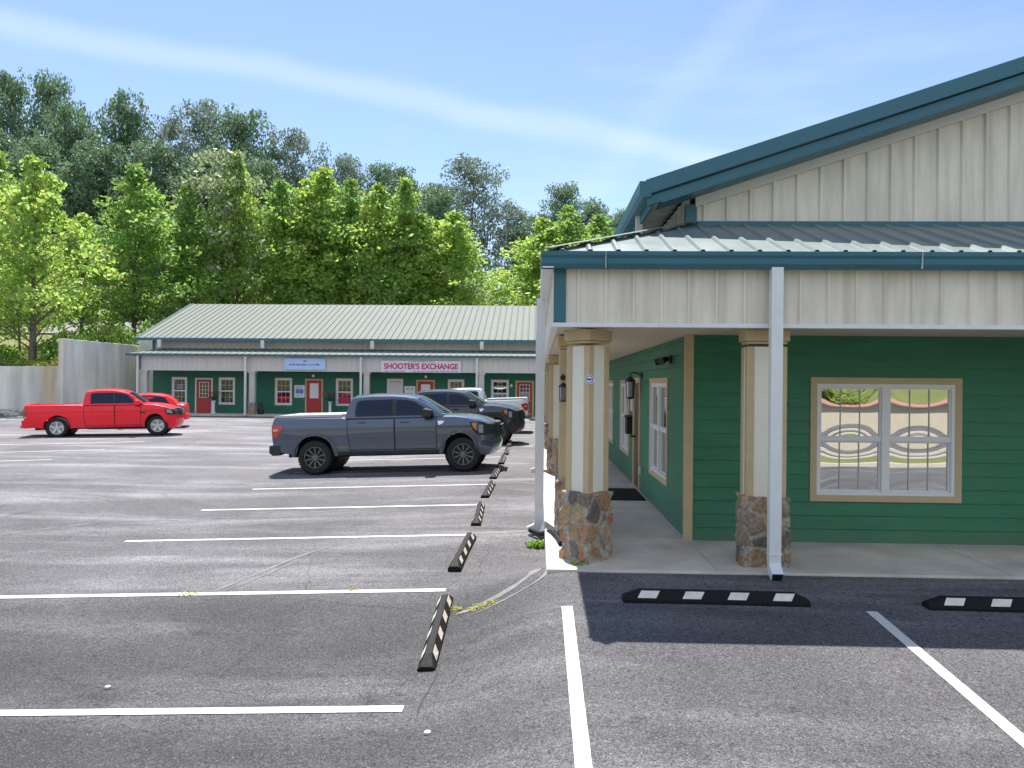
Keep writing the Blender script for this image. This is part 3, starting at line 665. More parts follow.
# columns
def column(cx, cy, w=.45, d=.45, rot=0, base=None):
    """panelled shaft with corner boards on a stone base; built round its own axis and turned"""
    bw, bd = base or (w+.07, d+.07); ca, sa = math.cos(R(rot)), math.sin(R(rot))
    def put(b): b.v = [(cx+x*ca-y*sa, cy+x*sa+y*ca, z) for x, y, z in b.v]; return b
    b = MB(); b.box(-w/2, w/2, -d/2, d/2, .77, 2.50); c = put(b).build('column', M['white_panel'], BL)
    b = MB(); e = .011; t = .072
    for sx in (-1, 1):
        for sy in (-1, 1):
            xs_ = sorted((sx*(w/2+e), sx*(w/2-t))); ys_ = sorted((sy*(d/2+e), sy*(d/2-t))); b.box(xs_[0], xs_[1], ys_[0], ys_[1], .772, 2.498)
    put(b).build('corner_board', M['tan'], c, bevel=.003)
    b = MB()
    for k, z0, z1 in ((.012, 2.53, 2.56), (.036, 2.562, 2.69)): b.box(-w/2-k, w/2+k, -d/2-k, d/2+k, z0, z1)
    put(b).build('capital', M['tan'], c, bevel=.008)
    bm = bmesh.new(); bmesh.ops.create_cube(bm, size=1); bmesh.ops.subdivide_edges(bm, edges=bm.edges, cuts=46 if cy < 9.5 and cx < 5 else 18, use_grid_fill=True)
    cl = bm.verts.layers.float_color.new('stone')
    pal = [(.36, .27, .19), (.46, .21, .11), (.25, .20, .16), (.42, .33, .24), (.42, .25, .15), (.17, .145, .125), (.44, .30, .17), (.30, .235, .18), (.40, .24, .14)]
    for v in bm.verts:
        p = Vector((v.co.x*bw, v.co.y*bd, v.co.z*.79)); q = p+Vector((cx*1.7, cy*1.3, .385))
        wq = q+Vector((noise.noise(q*4), noise.noise(q*4+Vector((9, 0, 0))), noise.noise(q*4+Vector((0, 9, 0)))))*.05
        ds, ps = noise.voronoi(Vector((wq.x*5.6, wq.y*5.6, wq.z*4.7)))
        e = ds[1]-ds[0]; k = min(1, max(0, (e-.05)/.14)); k = k*k*(3-2*k)
        rr_ = random.Random(int(ps[0].x*7919)+int(ps[0].y*104729)*3+int(ps[0].z*1299)*5); col = rr_.choice(pal); hgt_ = rr_.uniform(.5, 1)
        lum = rr_.uniform(.8, 1.15)
        v[cl] = tuple(((.44, .39, .32, 1)[i]*(1-k)+c0*lum*k) if i < 3 else 1 for i, c0 in enumerate((col[0], col[1]+.0, col[2], 1)))
        out = (k*hgt_*.042+noise.noise(q*22)*.004*k)-.008
        if abs(v.co.x) > .499: p.x += out*(1 if p.x > 0 else -1)
        if abs(v.co.y) > .499: p.y += out*(1 if p.y > 0 else -1)
        if abs(v.co.x) > .499 and abs(v.co.y) > .499: p.x *= .965; p.y *= .965
        if v.co.z > .499: p.z += out*.7
        v.co = Vector((cx+p.x*ca-p.y*sa, cy+p.x*sa+p.y*ca, p.z+.385))-rootpos(c)
    me = bpy.data.meshes.new('stone_base'); bm.to_mesh(me); bm.free(); me.materials.append(M['stones']); me.polygons.foreach_set('use_smooth', [True]*len(me.polygons)); o = bpy.data.objects.new('stone_base', me); C.objects.link(o); o.parent = c
    return c
column(.585, 9.13, .335, .335, 45, (.42, .42)); column(2.60, 8.98, .43, .24, 0, (.50, .34))
for x, y in ((.50, 10.58), (.47, 17.98), (.47, 24.7), (.47, 31.7), (8.2, 8.98), (14.2, 8.98)): column(x, y, .40, .40)

# ------------------------------------------------------------ things on the porch
def lantern(loc, nrm, label, s=1.0):
    t = thing('wall_lantern', label, 'lantern', loc, 'black lanterns on the near shop porch')
    x, y, z = loc; n = Vector(nrm)
    c = Vector(loc)+n*.22*s
    b = MB(); p = Vector(loc)
    b.tube([p+n*.0+Vector((0, 0, .12)), p+n*.02+Vector((0, 0, .12))], .06*s, 12)
    b.tube([p+Vector((0, 0, .12))+n*.02, p+Vector((0, 0, .17))+n*.12*s, p+Vector((0, 0, .16))+n*.22*s, c+Vector((0, 0, .08))], .014*s, 8); b.build('bracket', M['black'], t, smooth=True)
    b = MB(); b.lathe([(0, .10*s), (.03*s, .085*s), (.10*s, .02*s), (.105*s, .0), (.09*s, -.01)], 6, c); b.lathe([(.075*s, -.30*s), (.08*s, -.32*s), (.05*s, -.335*s), (0, -.345*s)], 6, c)
    for k in range(6):
        a = math.pi*2*k/6; b.tube([c+Vector((math.cos(a)*.085*s, math.sin(a)*.085*s, 0)), c+Vector((math.cos(a)*.07*s, math.sin(a)*.07*s, -.31*s))], .006*s, 5)
    b.build('cage', M['black'], t)
    b = MB(); b.lathe([(.08*s, -.01), (.066*s, -.30*s)], 6, c); b.build('glass', M['winglass'], t)
lantern((WX-.015, 14.85, 2.12), (-1, 0, 0), 'black caged lantern hanging beside the brown side door')
lantern((.33, 10.37, 2.02), (0, -1, 0), 'black lantern bracketed on the side porch column just behind the corner column', .6)
t = thing('floodlight', 'small black twin spotlight fixed high on the green side wall near the corner', 'floodlight', (WX-.016, 11.6, 2.44))
MB().box(WX-.05, WX-.014, 11.54, 11.66, 2.38, 2.50).build('mount', M['black'], t)
for s in (-1, 1):
    MB().tube([(WX-.05, 11.6, 2.44), (WX-.10, 11.6+s*.10, 2.42)], .012, 6).tube([(WX-.09, 11.6+s*.10, 2.45), (WX-.20, 11.6+s*.20, 2.40)], [.035, .055], 12).build('lamp_head', M['black'], t)
t = thing('mailbox', 'black wall mailbox between the brown door and the window', 'mailbox', (WX-.016, 16.35, 1.2))
MB().prism([(16.22, 1.02), (16.55, 1.02), (16.55, 1.34), (16.52, 1.38), (16.25, 1.38), (16.22, 1.34)], WX-.14, WX-.014, 'x').build('box', M['black'], t, bevel=.006)
MB().prism([(16.20, 1.36), (16.57, 1.36), (16.57, 1.385), (16.385, 1.42), (16.20, 1.385)], WX-.16, WX-.014, 'x').build('lid', M['black'], t)
o = MB().box(WX-.03, WX-.012, 16.25, 16.5, 1.50, 1.78).build('notice', M['cream_trim'], bevel=.003); tag(o, 'small pale notice on the green wall above the black mailbox', 'notice')
o = MB().box(WX-.06, WX-.012, 14.7, 14.82, .36, .50).build('wall_outlet', M['muntin'], bevel=.006); tag(o, 'small gray outlet box low on the side wall beside the door', 'outlet')
b = MB().box(1.1, 1.93, 13.72, 15.25, .003, .016); o = b.build('doormat', M['rubber'], bevel=.004); tag(o, 'black rubber doormat lying in front of the brown side door', 'doormat')
# sticker on the column
b = MB(); b.lathe([(.055, 0), (.055, -.004), (0, -.004)], 24, (.585, 8.868, 2.11), 'y'); st = b.build('round_sticker', M['signwhite'], smooth=True)
tag(st, 'small round white and blue sticker on the corner column', 'sticker')
b = MB(); b.lathe([(.036, -.0045), (.040, -.006), (.046, -.0045)], 24, (.585, 8.868, 2.11), 'y'); b.box(.558, .612, 8.861, 8.8625, 2.100, 2.122); b.build('emblem', M['inkblue'], st)
# flexible drain pipe
pp = [(-.11, 11.52, -.13), (-.03, 11.40, -.135), (.05, 11.18, -.12), (.12, 10.9, -.05), (.20, 10.6, .03), (.27, 10.2, .035), (.31, 9.7, .035)]
PP = []
for i in range(len(pp)-1):
    for k in range(8): PP.append(Vector(pp[i]).lerp(Vector(pp[i+1]), k/8))
for it in range(4): PP = [PP[0]]+[(PP[i-1]+PP[i]*2+PP[i+1])/4 for i in range(1, len(PP)-1)]+[PP[-1]]
o = MB().tube(PP, [.034 if i % 2 else .028 for i in range(len(PP))], 10).build('drain_pipe', M['rubber'], smooth=True); tag(o, 'black corrugated drain pipe lying over the kerb beside the corner column', 'drain pipe')
o = MB().tube([(3.16, WY-.016, 1.83), (3.16, WY-.05, 1.83)], .012, 8).tube([(3.16, WY-.05, 1.83), (3.30, WY-.05, 1.82)], .010, 6).build('wall_hook', M['black']); tag(o, 'thin dark hook on the green wall just left of the big front window', 'hook')

# ------------------------------------------------------------ wheel stops
def wheel_stop(L=1.80):
    t = thing('wheel_stop', '', 'wheel stop', (0, 0, 0), 'black rubber wheel stops in the car park')
    H = .11; W0 = .165; W1 = .06
    b = MB(); k = []
    for x, hh, a in ((-L/2, .045, .0), (-L/2+.15, H, 1), (L/2-.15, H, 1), (L/2, .045, 0)):
        wt = W1 if a else W1+.05
        k.append([(x, -W0/2, -.03), (x, -W0/2, .02), (x, -wt/2, hh), (x, wt/2, hh), (x, W0/2, .02), (x, W0/2, -.03)])
    for s in k: b.v += s
    for i in range(3):
        for j in range(6): b.f.append((6*i+j, 6*i+(j+1) % 6, 6*i+6+(j+1) % 6, 6*i+6+j)); b.m.append(0)
    b.f += [(5, 4, 3, 2, 1, 0), (18, 19, 20, 21, 22, 23)]; b.m += [0, 0]
    b.build('bar', M['rubber'], t, bevel=.006)
    return t
def patches(t, mname, L=1.80):
    H = .11; W0 = .165; W1 = .06
    for i in range(4):
        x = -L/2+.25+i*(L-.5)/3
        b = MB()
        for s in (-1, 1):
            n = Vector((0, s*(H-.02), (W0-W1)/2)).normalized()*.0025
            A0 = Vector((0, s*W0/2, .02)); A1 = Vector((0, s*W1/2, H)); lo = A0.lerp(A1, .22); hi = A0.lerp(A1, .92)
            q = [Vector((x-.11, 0, 0))+lo+n, Vector((x+.07, 0, 0))+lo+n, Vector((x+.11, 0, 0))+hi+n, Vector((x-.07, 0, 0))+hi+n]
            b.quad(*q)
        b.build('reflector_stripe', M[mname], t, world=False)
ws = wheel_stop(); patches(ws, 'reflector')
wo = wheel_stop(); patches(wo, 'reflector_old')
ws.location = (1.75, 7.62, gz(1.75, 7.62)+.005); ws.rotation_euler.z = R(-1.0); ws['label'] = 'wheel stop with clean white patches in the shade in front of the downspout'
w2 = copy_tree(ws, (4.66, 7.56, gz(4.66, 7.56)+.005), R(-1.2), 'wheel stop in the shade below the big front window, cut by the right edge')
def tiltY(x, y): return math.atan2(gz(x, y-.8)-gz(x, y+.8), 1.6)
lab = ['worn wheel stop nearest the camera in the row, between the two nearest bay lines', 'second wheel stop from the camera, in front of the weedy bay line', 'third wheel stop from the camera in the row along the porch', 'fourth wheel stop from the camera, just short of the gray pickup', 'wheel stop touching the shadow under the nose of the gray pickup', 'wheel stop just beyond the nose of the gray pickup', 'small far wheel stop between gray and black pickup noses', 'farthest wheel stop in sight, in front of the black pickup']
for i, (x, y) in enumerate([(-.97, 7.55), (-.99, 10.35), (-1.0, 13.1), (-1.0, 15.8), (-1.0, 18.45), (-.98, 21.4), (-.97, 23.9), (-.97, 26.6)]):
    o = wo if i == 0 else copy_tree(wo)
    o.location = (x, y, gz(x, y)+.004); o.rotation_euler = (0, 0, R(90+random.Random(i).uniform(-2, 2))); o['label'] = lab[i]
    o.rotation_euler.y = -math.atan2(gz(x, y+.8)-gz(x, y-.8), 1.6)

# ------------------------------------------------------------ weeds
def weed(x, y, n, r, h, m, label, seed=0):
    rnd = random.Random(seed); b = MB()
    for i in range(n):
        a = rnd.uniform(0, 6.28); d = r*math.sqrt(rnd.random()); px, py = x+math.cos(a)*d, y+math.sin(a)*d*.6; z = gz(px, py)
        l = h*rnd.uniform(.4, 1); q = rnd.uniform(0, 6.28); dx, dy = math.cos(q), math.sin(q); wv = .012; sp = rnd.uniform(.2, .9)*l
        b.quad((px-dy*wv, py+dx*wv, z), (px+dy*wv, py-dx*wv, z), (px+dx*sp*.5+dy*wv, py+dy*sp*.5-dx*wv, z+l*.7), (px+dx*sp*.5-dy*wv, py+dy*sp*.5+dx*wv, z+l*.7))
        b.quad((px+dx*sp*.5-dy*wv, py+dy*sp*.5+dx*wv, z+l*.7), (px+dx*sp*.5+dy*wv, py+dy*sp*.5-dx*wv, z+l*.7), (px+dx*sp, py+dy*sp, z+l*.8))
    o = b.build('weed', M[m], recalc=False); tag(o, label, 'weed', 'small weeds in the asphalt')
weed(.02, 10.75, 130, .16, .13, 'weed', 'bright green weed at the kerb below the black drain pipe', 1)
weed(-.58, 8.05, 80, .17, .028, 'weed_dry', 'yellowish weed in the pale seam between wheel stop and column', 2)
weed(-.88, 8.10, 50, .09, .03, 'weed_dry', 'yellowish weed tuft against the far end of the nearest worn wheel stop', 3)
weed(-2.1, 8.78, 24, .06, .03, 'weed_dry', 'tiny dry weed on the weedy bay line, nearer the wheel stops', 4)
weed(-4.0, 8.72, 36, .14, .03, 'weed_dry', 'tiny dry weed on the weedy bay line, further left', 5)
weed(.47, 8.80, 50, .12, .09, 'weed', 'small green weed at the foot of the corner column', 6)
o = MB(); 
rnd = random.Random(3)
def scrap(x, y, s, m, label, nm, cat):
    b = MB(); z = gz(x, y)+.006; P = []
    for k in range(7):
        a = k/7*6.28; P.append((x+math.cos(a)*s*rnd.uniform(.5, 1), y+math.sin(a)*s*rnd.uniform(.5, 1)))
    b.prism(P, z-.004, z+.012, 'z'); o = b.build(nm, M[m]); tag(o, label, cat)
scrap(-3.62, 6.4, .035, 'reflector_old', 'small tan dead leaf on the bare asphalt between the two nearest left lines', 'dead_leaf', 'leaf')
scrap(-.78, 5.55, .03, 'signwhite', 'small white scrap of litter on asphalt near the bottom left of the long line', 'litter', 'litter')
# ------------------------------------------------------------ far building
FB = thing('far_shop_building', 'long far shop row with green walls, pale green metal roof and red doors', 'building', (-12, 48, .05))
FZ = .05; Y0 = 47.8; FXL = -24.3; FXR = 9.0
wins = [('win', -23.08, -22.10), ('win', -20.08, -19.04), ('win', -16.51, -15.42), ('win', -12.65, -11.57), ('win', -9.44, -8.42), ('win', -5.62, -4.60), ('win', -2.93, -1.82), ('win', 1.2, 2.2)]
doors = [(-21.5, -20.55), (-14.5, -13.55), (-7.5, -6.53), (-1.32, -.36), (3.4, 4.4)]
b = MB(); holes = [(a-FXL+.06, c-FXL-.06, .60, 2.22) for _, a, c in wins]+[(a-FXL, c-FXL, 0, 2.15) for a, c in doors]
siding(b, (FXL, Y0, FZ), (1, 0, 0), (0, -1, 0), FXR-FXL, 0, 2.9, holes, exp=.2)
b.build('siding_wall', M['siding_far'], FB)
# upper wall, roof
b = MB(); ribs(b, (FXL, Y0-.02, 0), (1, 0, 0), (0, 0, 1), (0, -1, 0), FXR-FXL, 2.9, 4.78, h=.02)
RY = 54.8; RZ = 7.62; EYf = 47.1; EZf = 4.72
for x in (FXL, FXR): b.prism([(Y0, 0), (Y0+13.9, 0), (Y0+13.9, 4.8), (RY, RZ-.12), (Y0, 4.8)], x-.01, x+.01, 'x')
b.box(FXL, FXR, Y0+13.8, Y0+13.9, 0, 4.8)
b.build('upper_wall', M['gray_panel'], FB)
b = MB(); sl_ = math.hypot(RY-EYf, RZ-EZf); W_ = FXR+.5-FXL+.8
ribs(b, (FXL-.8, EYf, EZf), (1, 0, 0), (0, RY-EYf, RZ-EZf), (0, -(RZ-EZf), RY-EYf), W_, 0, sl_, h=.05, wb=.10, wt=.04, pitch=.405)
ribs(b, (FXL-.8, 2*RY-EYf, EZf), (1, 0, 0), (0, -(RY-EYf), RZ-EZf), (0, (RZ-EZf), RY-EYf), W_, 0, sl_, h=.04)
b.build('roof', M['roof'], FB)
b = MB(); b.box(FXL-.85, FXR+.5, EYf-.10, EYf+.02, EZf-.15, EZf+.02)
for x in (FXL-.85, FXR+.45): b.prism([(EYf, EZf-.2), (RY, RZ-.2), (RY, RZ+.05), (EYf, EZf+.02)], x, x+.06, 'x'); b.prism([(2*RY-EYf, EZf-.2), (RY, RZ-.2), (RY, RZ+.05), (2*RY-EYf, EZf+.02)], x, x+.06, 'x')
b.build('gutter', M['teal'], FB)
b = MB(); b.box(FXL-.03, FXL+.12, Y0-.05, Y0+.1, 2.9, 4.7); b.build('corner_trim', M['teal'], FB)
# porch roof
PY0 = 45.75; PZ0 = 3.70; PZ1 = 4.12; PXL = -24.9
b = MB(); L_ = math.hypot(Y0-PY0, PZ1-PZ0)
ribs(b, (PXL, PY0, PZ0), (1, 0, 0), (0, Y0-PY0, PZ1-PZ0), (0, -(PZ1-PZ0), Y0-PY0), FXR-PXL, 0, lambda u: L_*min(1, u/1.4), pitch=.405, h=.035)
b.quad((PXL, PY0, PZ0+.002), (PXL+1.4, Y0, PZ1+.002), (PXL, Y0, PZ0+.002)); b.build('porch_roof', M['roof'], FB)
b = MB(); b.box(PXL-.03, FXR, PY0-.08, PY0+.04, PZ0-.12, PZ0+.015); b.box(PXL-.03, PXL+.05, PY0+.04, Y0, PZ0-.12, PZ0+.0); b.box(PXL+.45, PXL+.75, 45.97, 46.1, 2.72, 3.58); b.build('porch_gutter', M['teal'], FB)
b = MB(); ribs(b, (-24.2, 46.0, 0), (1, 0, 0), (0, 0, 1), (0, -1, 0), FXR+24.2, 2.74, 3.62, h=.02); ribs(b, (-24.2, 46.02, 0), (0, 1, 0), (0, 0, 1), (-1, 0, 0), 1.8, 2.74, 3.62)
b.box(-24.2, FXR, 46.35, 46.37, 2.74, 3.6)
b.build('header', M['gray_panel'], FB)
b = MB(); b.box(-24.22, FXR, 45.95, 46.04, 2.70, 2.738); b.build('header_trim', M['cream_trim'], FB)
b = MB(); b.box(-24.2, FXR, 46.04, Y0, 2.745, 2.765); b.build('porch_ceiling', M['soffit'], FB)
sw2 = MB().box(-24.4, FXR, 45.9, Y0+.05, -.5, .06).build('far_sidewalk', M['concrete'], bevel=.02); tag(sw2, kind='structure')
for x in (-24.0, -17.36, -10.36, -3.42, 3.4):
    c = MB().box(x-.17, x+.17, 46.1, 46.42, .78, 2.70).build('column', M['gray_panel'], FB, bevel=.01)
    MB().box(x-.2, x+.2, 46.06, 46.46, .05, .78).build('stone_base', M['stone'], c)
    MB().box(x-.23, x+.23, 46.04, 46.48, 2.58, 2.699).build('capital', M['cream_trim'], c)
for x in (-24.22, -17.62, -10.62, -3.66, 3.2):
    MB().box(x-.06, x+.06, 45.72, 45.82, .1, 3.6).prism([(45.72, .1), (45.82, .1), (45.7, -.02), (45.6, .02)], x-.06, x+.06, 'x').build('downspout', M['cream_trim'], FB)
for x in (-23.53, -17.05, -10.22, -3.47): MB().box(x-.11, x+.11, EYf-.12, EYf+.02, 4.14, 4.62).build('upper_downspout', M['cream_trim'], FB)
for i, (_, a, c) in enumerate(wins):
    window(FB, (a, Y0, FZ-.0), (1, 0, 0), (0, -1, 0), c-a, .54+FZ, 2.26+FZ, 1, 'farglass', .001, seed=i, muntins=2, casing='cream_trim', lites=1)
for i, (a, c) in enumerate(doors):
    b = MB(); b.box(a-.09, a, Y0-.04, Y0+.06, FZ, 2.26); b.box(c, c+.09, Y0-.04, Y0+.06, FZ, 2.26); b.box(a, c, Y0-.04, Y0+.06, 2.17, 2.26); b.build('door_frame', M['tan'] if i else M['cream_trim'], FB)
    d = MB().box(a+.001, c-.001, Y0-.0, Y0+.04, FZ+.02, 2.17).build('door', M['reddoor'], FB)
    MB().box(a+.2, c-.2, Y0-.012, Y0-.002, 1.05, 1.98).build('pane', M['farglass'] if i in (0, 3) else M['signwhite'], d)
    b = MB()
    for k in (1, 2): x = a+.2+(c-a-.4)*k/3; b.box(x-.012, x+.012, Y0-.018, Y0-.013, 1.05, 1.98)
    for k in range(1, 4): z = 1.05+.93*k/4; b.box(a+.2, c-.2, Y0-.019, Y0-.013, z-.01, z+.01)
    b.box(a+.17, a+.2, Y0-.02, Y0-.001, 1.02, 2.01); b.box(c-.2, c-.17, Y0-.02, Y0-.001, 1.02, 2.01); b.box(a+.2, c-.2, Y0-.02, Y0-.001, 1.98, 2.01); b.box(a+.2, c-.2, Y0-.02, Y0-.001, 1.02, 1.05)
    if i in (0, 3): b.build('glazing_bar', M['vinyl'], d)
    MB().lathe([(0, 0), (.03, -.01), (.035, -.04), (0, -.06)], 10, (c-.09, Y0, 1.0), 'y').build('knob', M['chrome'], d)
# blinds / drapes seen in two windows
o = MB().box(-9.30, -8.56, Y0-.044, Y0-.035, 1.45, 2.12).build('window_shade', M['cream_trim'], FB)
o = MB().box(-12.45, -11.78, Y0-.028, Y0-.018, .72, 1.15).build('window_display', M['inkred'], FB)
# signs
def text(body, size, loc, m, name, parent, ext=.004, align='CENTER', sx=1):
    cu = bpy.data.curves.new(name, 'FONT'); cu.body = body; cu.size = size; cu.extrude = ext; cu.align_x = align; cu.align_y = 'CENTER'; cu.offset = size*.03
    o = bpy.data.objects.new(name, cu); C.objects.link(o); dg = bpy.context.evaluated_depsgraph_get(); me = bpy.data.meshes.new_from_object(o.evaluated_get(dg)); me.name = name
    bpy.data.objects.remove(o); me.materials.clear(); me.materials.append(m)
    me.transform(Matrix.Translation(Vector(loc)-rootpos(parent)) @ Matrix.Rotation(R(90), 4, 'X') @ Matrix.Diagonal((sx, 1, 1, 1)))
    q = bpy.data.objects.new(name, me); C.objects.link(q); q.parent = parent; return q
sg = MB().box(-9.43, -4.63, 45.90, 45.945, 2.69, 3.39).build('banner', M['signpink'], bevel=.004); tag(sg, "white banner with big red SHOOTER'S EXCHANGE lettering on the far shop header", 'banner')
t_ = text("SHOOTER'S EXCHANGE", .46, (-7.03, 45.89, 3.04), M['inkred'], 'lettering', sg)
w_ = t_.dimensions.x
for v in t_.data.vertices: v.co.x = (v.co.x-(-7.03))*(4.45/w_)+(-7.03) if w_ > 0 else v.co.x
rnd = random.Random(5)
def dashes(x0, x1, y, z, h, rnd, b):
    x = x0
    while x < x1:
        for k in range(rnd.randint(3, 8)):
            l = rnd.uniform(.025, .05)
            if x+l > x1: break
            hh = h*rnd.choice((.7, .7, 1)); b.box(x, x+l*.75, y-.004, y, z, z+hh); x += l
        x += .06
b = MB(); dashes(-9.2, -7.9, 45.90, 2.74, .06, rnd, b); dashes(-7.5, -4.8, 45.90, 2.74, .06, rnd, b); dashes(-7.8, -6.2, 45.90, 3.31, .05, rnd, b); b.build('small_print', M['inkblue'], sg)
sg = MB().box(-15.3, -12.79, 45.90, 45.945, 2.80, 3.49).build('banner', M['signblue'], bevel=.004); tag(sg, 'plain pale blue banner with one faint line of print on the far shop header', 'banner')
b = MB(); dashes(-15.0, -13.05, 45.90, 3.06, .10, rnd, b); b.prism([(-14.15, 3.28), (-13.95, 3.28), (-13.99, 3.37), (-14.06, 3.33), (-14.12, 3.38)], 45.896, 45.9); b.build('small_print', M['inkblue'], sg)
def notice(x0, x1, z0, z1, label, blue=False):
    o = MB().box(x0, x1, Y0-.035, Y0-.016, z0, z1).build('notice_board', M['signwhite'], bevel=.003); tag(o, label, 'notice')
    if blue: MB().box(x0+.08, x1-.08, Y0-.039, Y0-.0355, z0+.25, z0+.52).build('panel', M['bluepanel'], o)
    b = MB(); dashes(x0+.1, x1-.1, Y0-.036, z1-.14, .05, rnd, b); dashes(x0+.1, x1-.1, Y0-.036, z1-.24, .04, rnd, b)
    if z0+.1 < z1-.4: dashes(x0+.1, x1-.1, Y0-.036, z0+.1, .05, rnd, b)
    b.build('print', M['inkblue'], o)
notice(-15.27, -14.62, 1.08, 1.86, 'white notice with a blue panel left of the second red door', True)
notice(-8.34, -7.65, 1.3, 1.86, 'plain white notice board left of the third red door')
# posters on the second door
o = MB().box(-14.25, -13.8, Y0-.03, Y0-.021, 1.15, 1.32).build('door_poster', M['signwhite']); tag(o, 'white paper notice low on the glass of the second red door', 'poster')
# globes and planters
def globe(x, z, label):
    t = thing('wall_light', label, 'light', (x, Y0-.02, z), 'round white lights on the far shop wall')
    MB().tube([(x, Y0-.01, z), (x, Y0-.06, z)], .05, 10).build('base', M['black'], t)
    MB().lathe([(0, -.10), (.06, -.08), (.09, -.02), (.085, .04), (.05, .08), (0, .10)], 14, (x, Y0-.12, z)).build('globe', M['globe'], t, smooth=True)
globe(-14.05, 2.46, 'round white light above the second red door'); globe(-6.99, 2.46, 'round white light above the third red door'); globe(-1.66, 1.95, 'round white light left of the farthest right red door')
for x, l in ((-18.55, 'small dark lantern right of'), ): pass
def planter(x, y, label):
    t = thing('pedestal_planter', label, 'planter', (x, y, .06), 'pedestal planters at the far shop doors')
    MB().lathe([(.16, .06), (.16, .1), (.09, .16), (.08, .75), (.14, .82), (.15, .86), (.0, .86)], 16, (x, y, 0)).build('pedestal', M['white'], t, smooth=True)
    b = MB(); rnd = random.Random(int(x*10)); f = MB()
    for i in range(240):
        v = Vector((rnd.gauss(0, .16), rnd.gauss(0, .16), rnd.gauss(0, .10))); p = Vector((x, y, 1.02))+v
        q = [p+Vector((rnd.uniform(-.05, .05), rnd.uniform(-.05, .05), rnd.uniform(-.05, .05))) for _ in range(3)]
        b.quad(*q)
    for i in range(150):
        v = Vector((rnd.gauss(0, .2), rnd.gauss(0, .2), abs(rnd.gauss(0, .07)))); p = Vector((x, y, 1.28))+v
        q = [p+Vector((rnd.uniform(-.05, .05), rnd.uniform(-.05, .05), rnd.uniform(-.05, .05))) for _ in range(3)]
        f.quad(*q)
    b.build('leaves', M['potgreen'], t, recalc=False); f.build('flowers', M['flower'], t, recalc=False)
planter(-20.15, 47.2, 'white pedestal planter with red flowers right of the leftmost red door')
planter(-12.85, 47.2, 'white pedestal planter with red flowers right of the second red door')
o = MB().lathe([(.0, .06), (.16, .06), (.19, .35), (.17, .42), (0, .42)], 14, (-16.95, 46.6, 0)).build('flower_pot', M['plastic'], smooth=True); tag(o, 'small dark pot standing beside the second far column', 'pot')
bb = MB(); rnd = random.Random(4)
for i in range(120):
    p = Vector((-16.95+rnd.gauss(0, .1), 46.6+rnd.gauss(0, .1), .6+rnd.gauss(0, .12))); bb.quad(*[p+Vector((rnd.uniform(-.05, .05), rnd.uniform(-.05, .05), rnd.uniform(-.05, .05))) for _ in range(3)])
bb.build('plant', M['potgreen'], o, recalc=False)

# ------------------------------------------------------------ retaining walls
def rwall(name, pts, zt, th, label, z0=-.4):
    b = MB(); k = 0
    P = [Vector(p) for p in pts]; n = len(P)
    d = (P[-1]-P[0]).normalized(); nn = Vector((-d.y, d.x))*th
    for i, p in enumerate(P):
        for q in (p, p+nn): b.v.append((q.x, q.y, z0)); b.v.append((q.x, q.y, zt[i]))
    for i in range(n-1):
        a = 4*i; c = 4*i+4
        b.f += [(a, c, c+1, a+1), (a+2, a+3, c+3, c+2), (a+1, c+1, c+3, a+3), (a, a+2, c+2, c)]; b.m += [0]*4
    b.f += [(0, 1, 3, 2), (4*n-4, 4*n-2, 4*n-1, 4*n-3)]; b.m += [0, 0]
    o = b.build(name, M['wallstain'], bevel=.02); return tag(o, label, 'wall')
def wallstain():
    m = mat('stained_wall_concrete', (.50, .50, .46), .9, bump=.25, bscale=6); t = m.node_tree; bs = t.nodes['Principled BSDF']; co = N('ShaderNodeTexCoord', t)
    def nz(sc_, st): 
        mp = N('ShaderNodeMapping', t); mp.inputs['Scale'].default_value = st; t.links.new(co.outputs['Object'], mp.inputs[0]); n = N('ShaderNodeTexNoise', t); n.inputs['Scale'].default_value = sc_; n.inputs['Detail'].default_value = 7; t.links.new(mp.outputs[0], n.inputs[0]); return n.outputs[0]
    def rg(x, a, b_, c, d):
        r = N('ShaderNodeMapRange', t); t.links.new(x, r.inputs[0])
        for i, v in enumerate((a, b_, c, d)): r.inputs[i+1].default_value = v
        return r.outputs[0]
    v = math_n('MULTIPLY', rg(nz(1.4, (1, 1, .12)), .35, .65, .74, 1.08), rg(nz(.5, (1, 1, .6)), .3, .7, .88, 1.08), tree=t)
    hs = N('ShaderNodeMix', t, data_type='RGBA', blend_type='MULTIPLY'); hs.inputs[0].default_value = 1
    # rust coloured seep near the step in the wall
    sep = N('ShaderNodeSeparateXYZ', t); t.links.new(co.outputs['Object'], sep.inputs[0])
    st = math_n('ABSOLUTE', math_n('ADD', sep.outputs['X'], 28.75, tree=t), tree=t)
    st = math_n('MULTIPLY', rg(math_n('ADD', st, math_n('MULTIPLY', nz(2, (1, 1, .2)), .9, tree=t), tree=t), .7, 1.25, .75, 0), 1.0, tree=t)
    mx = N('ShaderNodeMix', t, data_type='RGBA'); t.links.new(st, mx.inputs[0]); mx.inputs[6].default_value = (.80, .79, .69, 1); mx.inputs[7].default_value = (.66, .48, .30, 1)
    t.links.new(mx.outputs[2], hs.inputs[6]); t.links.new(v, hs.inputs[7]); t.links.new(hs.outputs[2], bs.inputs['Base Color']); return m
M['wallstain'] = wallstain()
rwall('retaining_wall', [(-70, 44.5), (-60, 44.5), (-45, 44.5), (-28.2, 44.5)], [2.85, 2.85, 2.85, 2.85], .3, 'long low gray concrete retaining wall behind the red pickup, left of the tall wall')
rwall('retaining_wall', [(-28.0, 44.45), (-26.9, 50.0), (-26.7, 56)], [4.50, 4.42, 4.4], .32, 'tall gray concrete wall slanting back to the far shop corner')
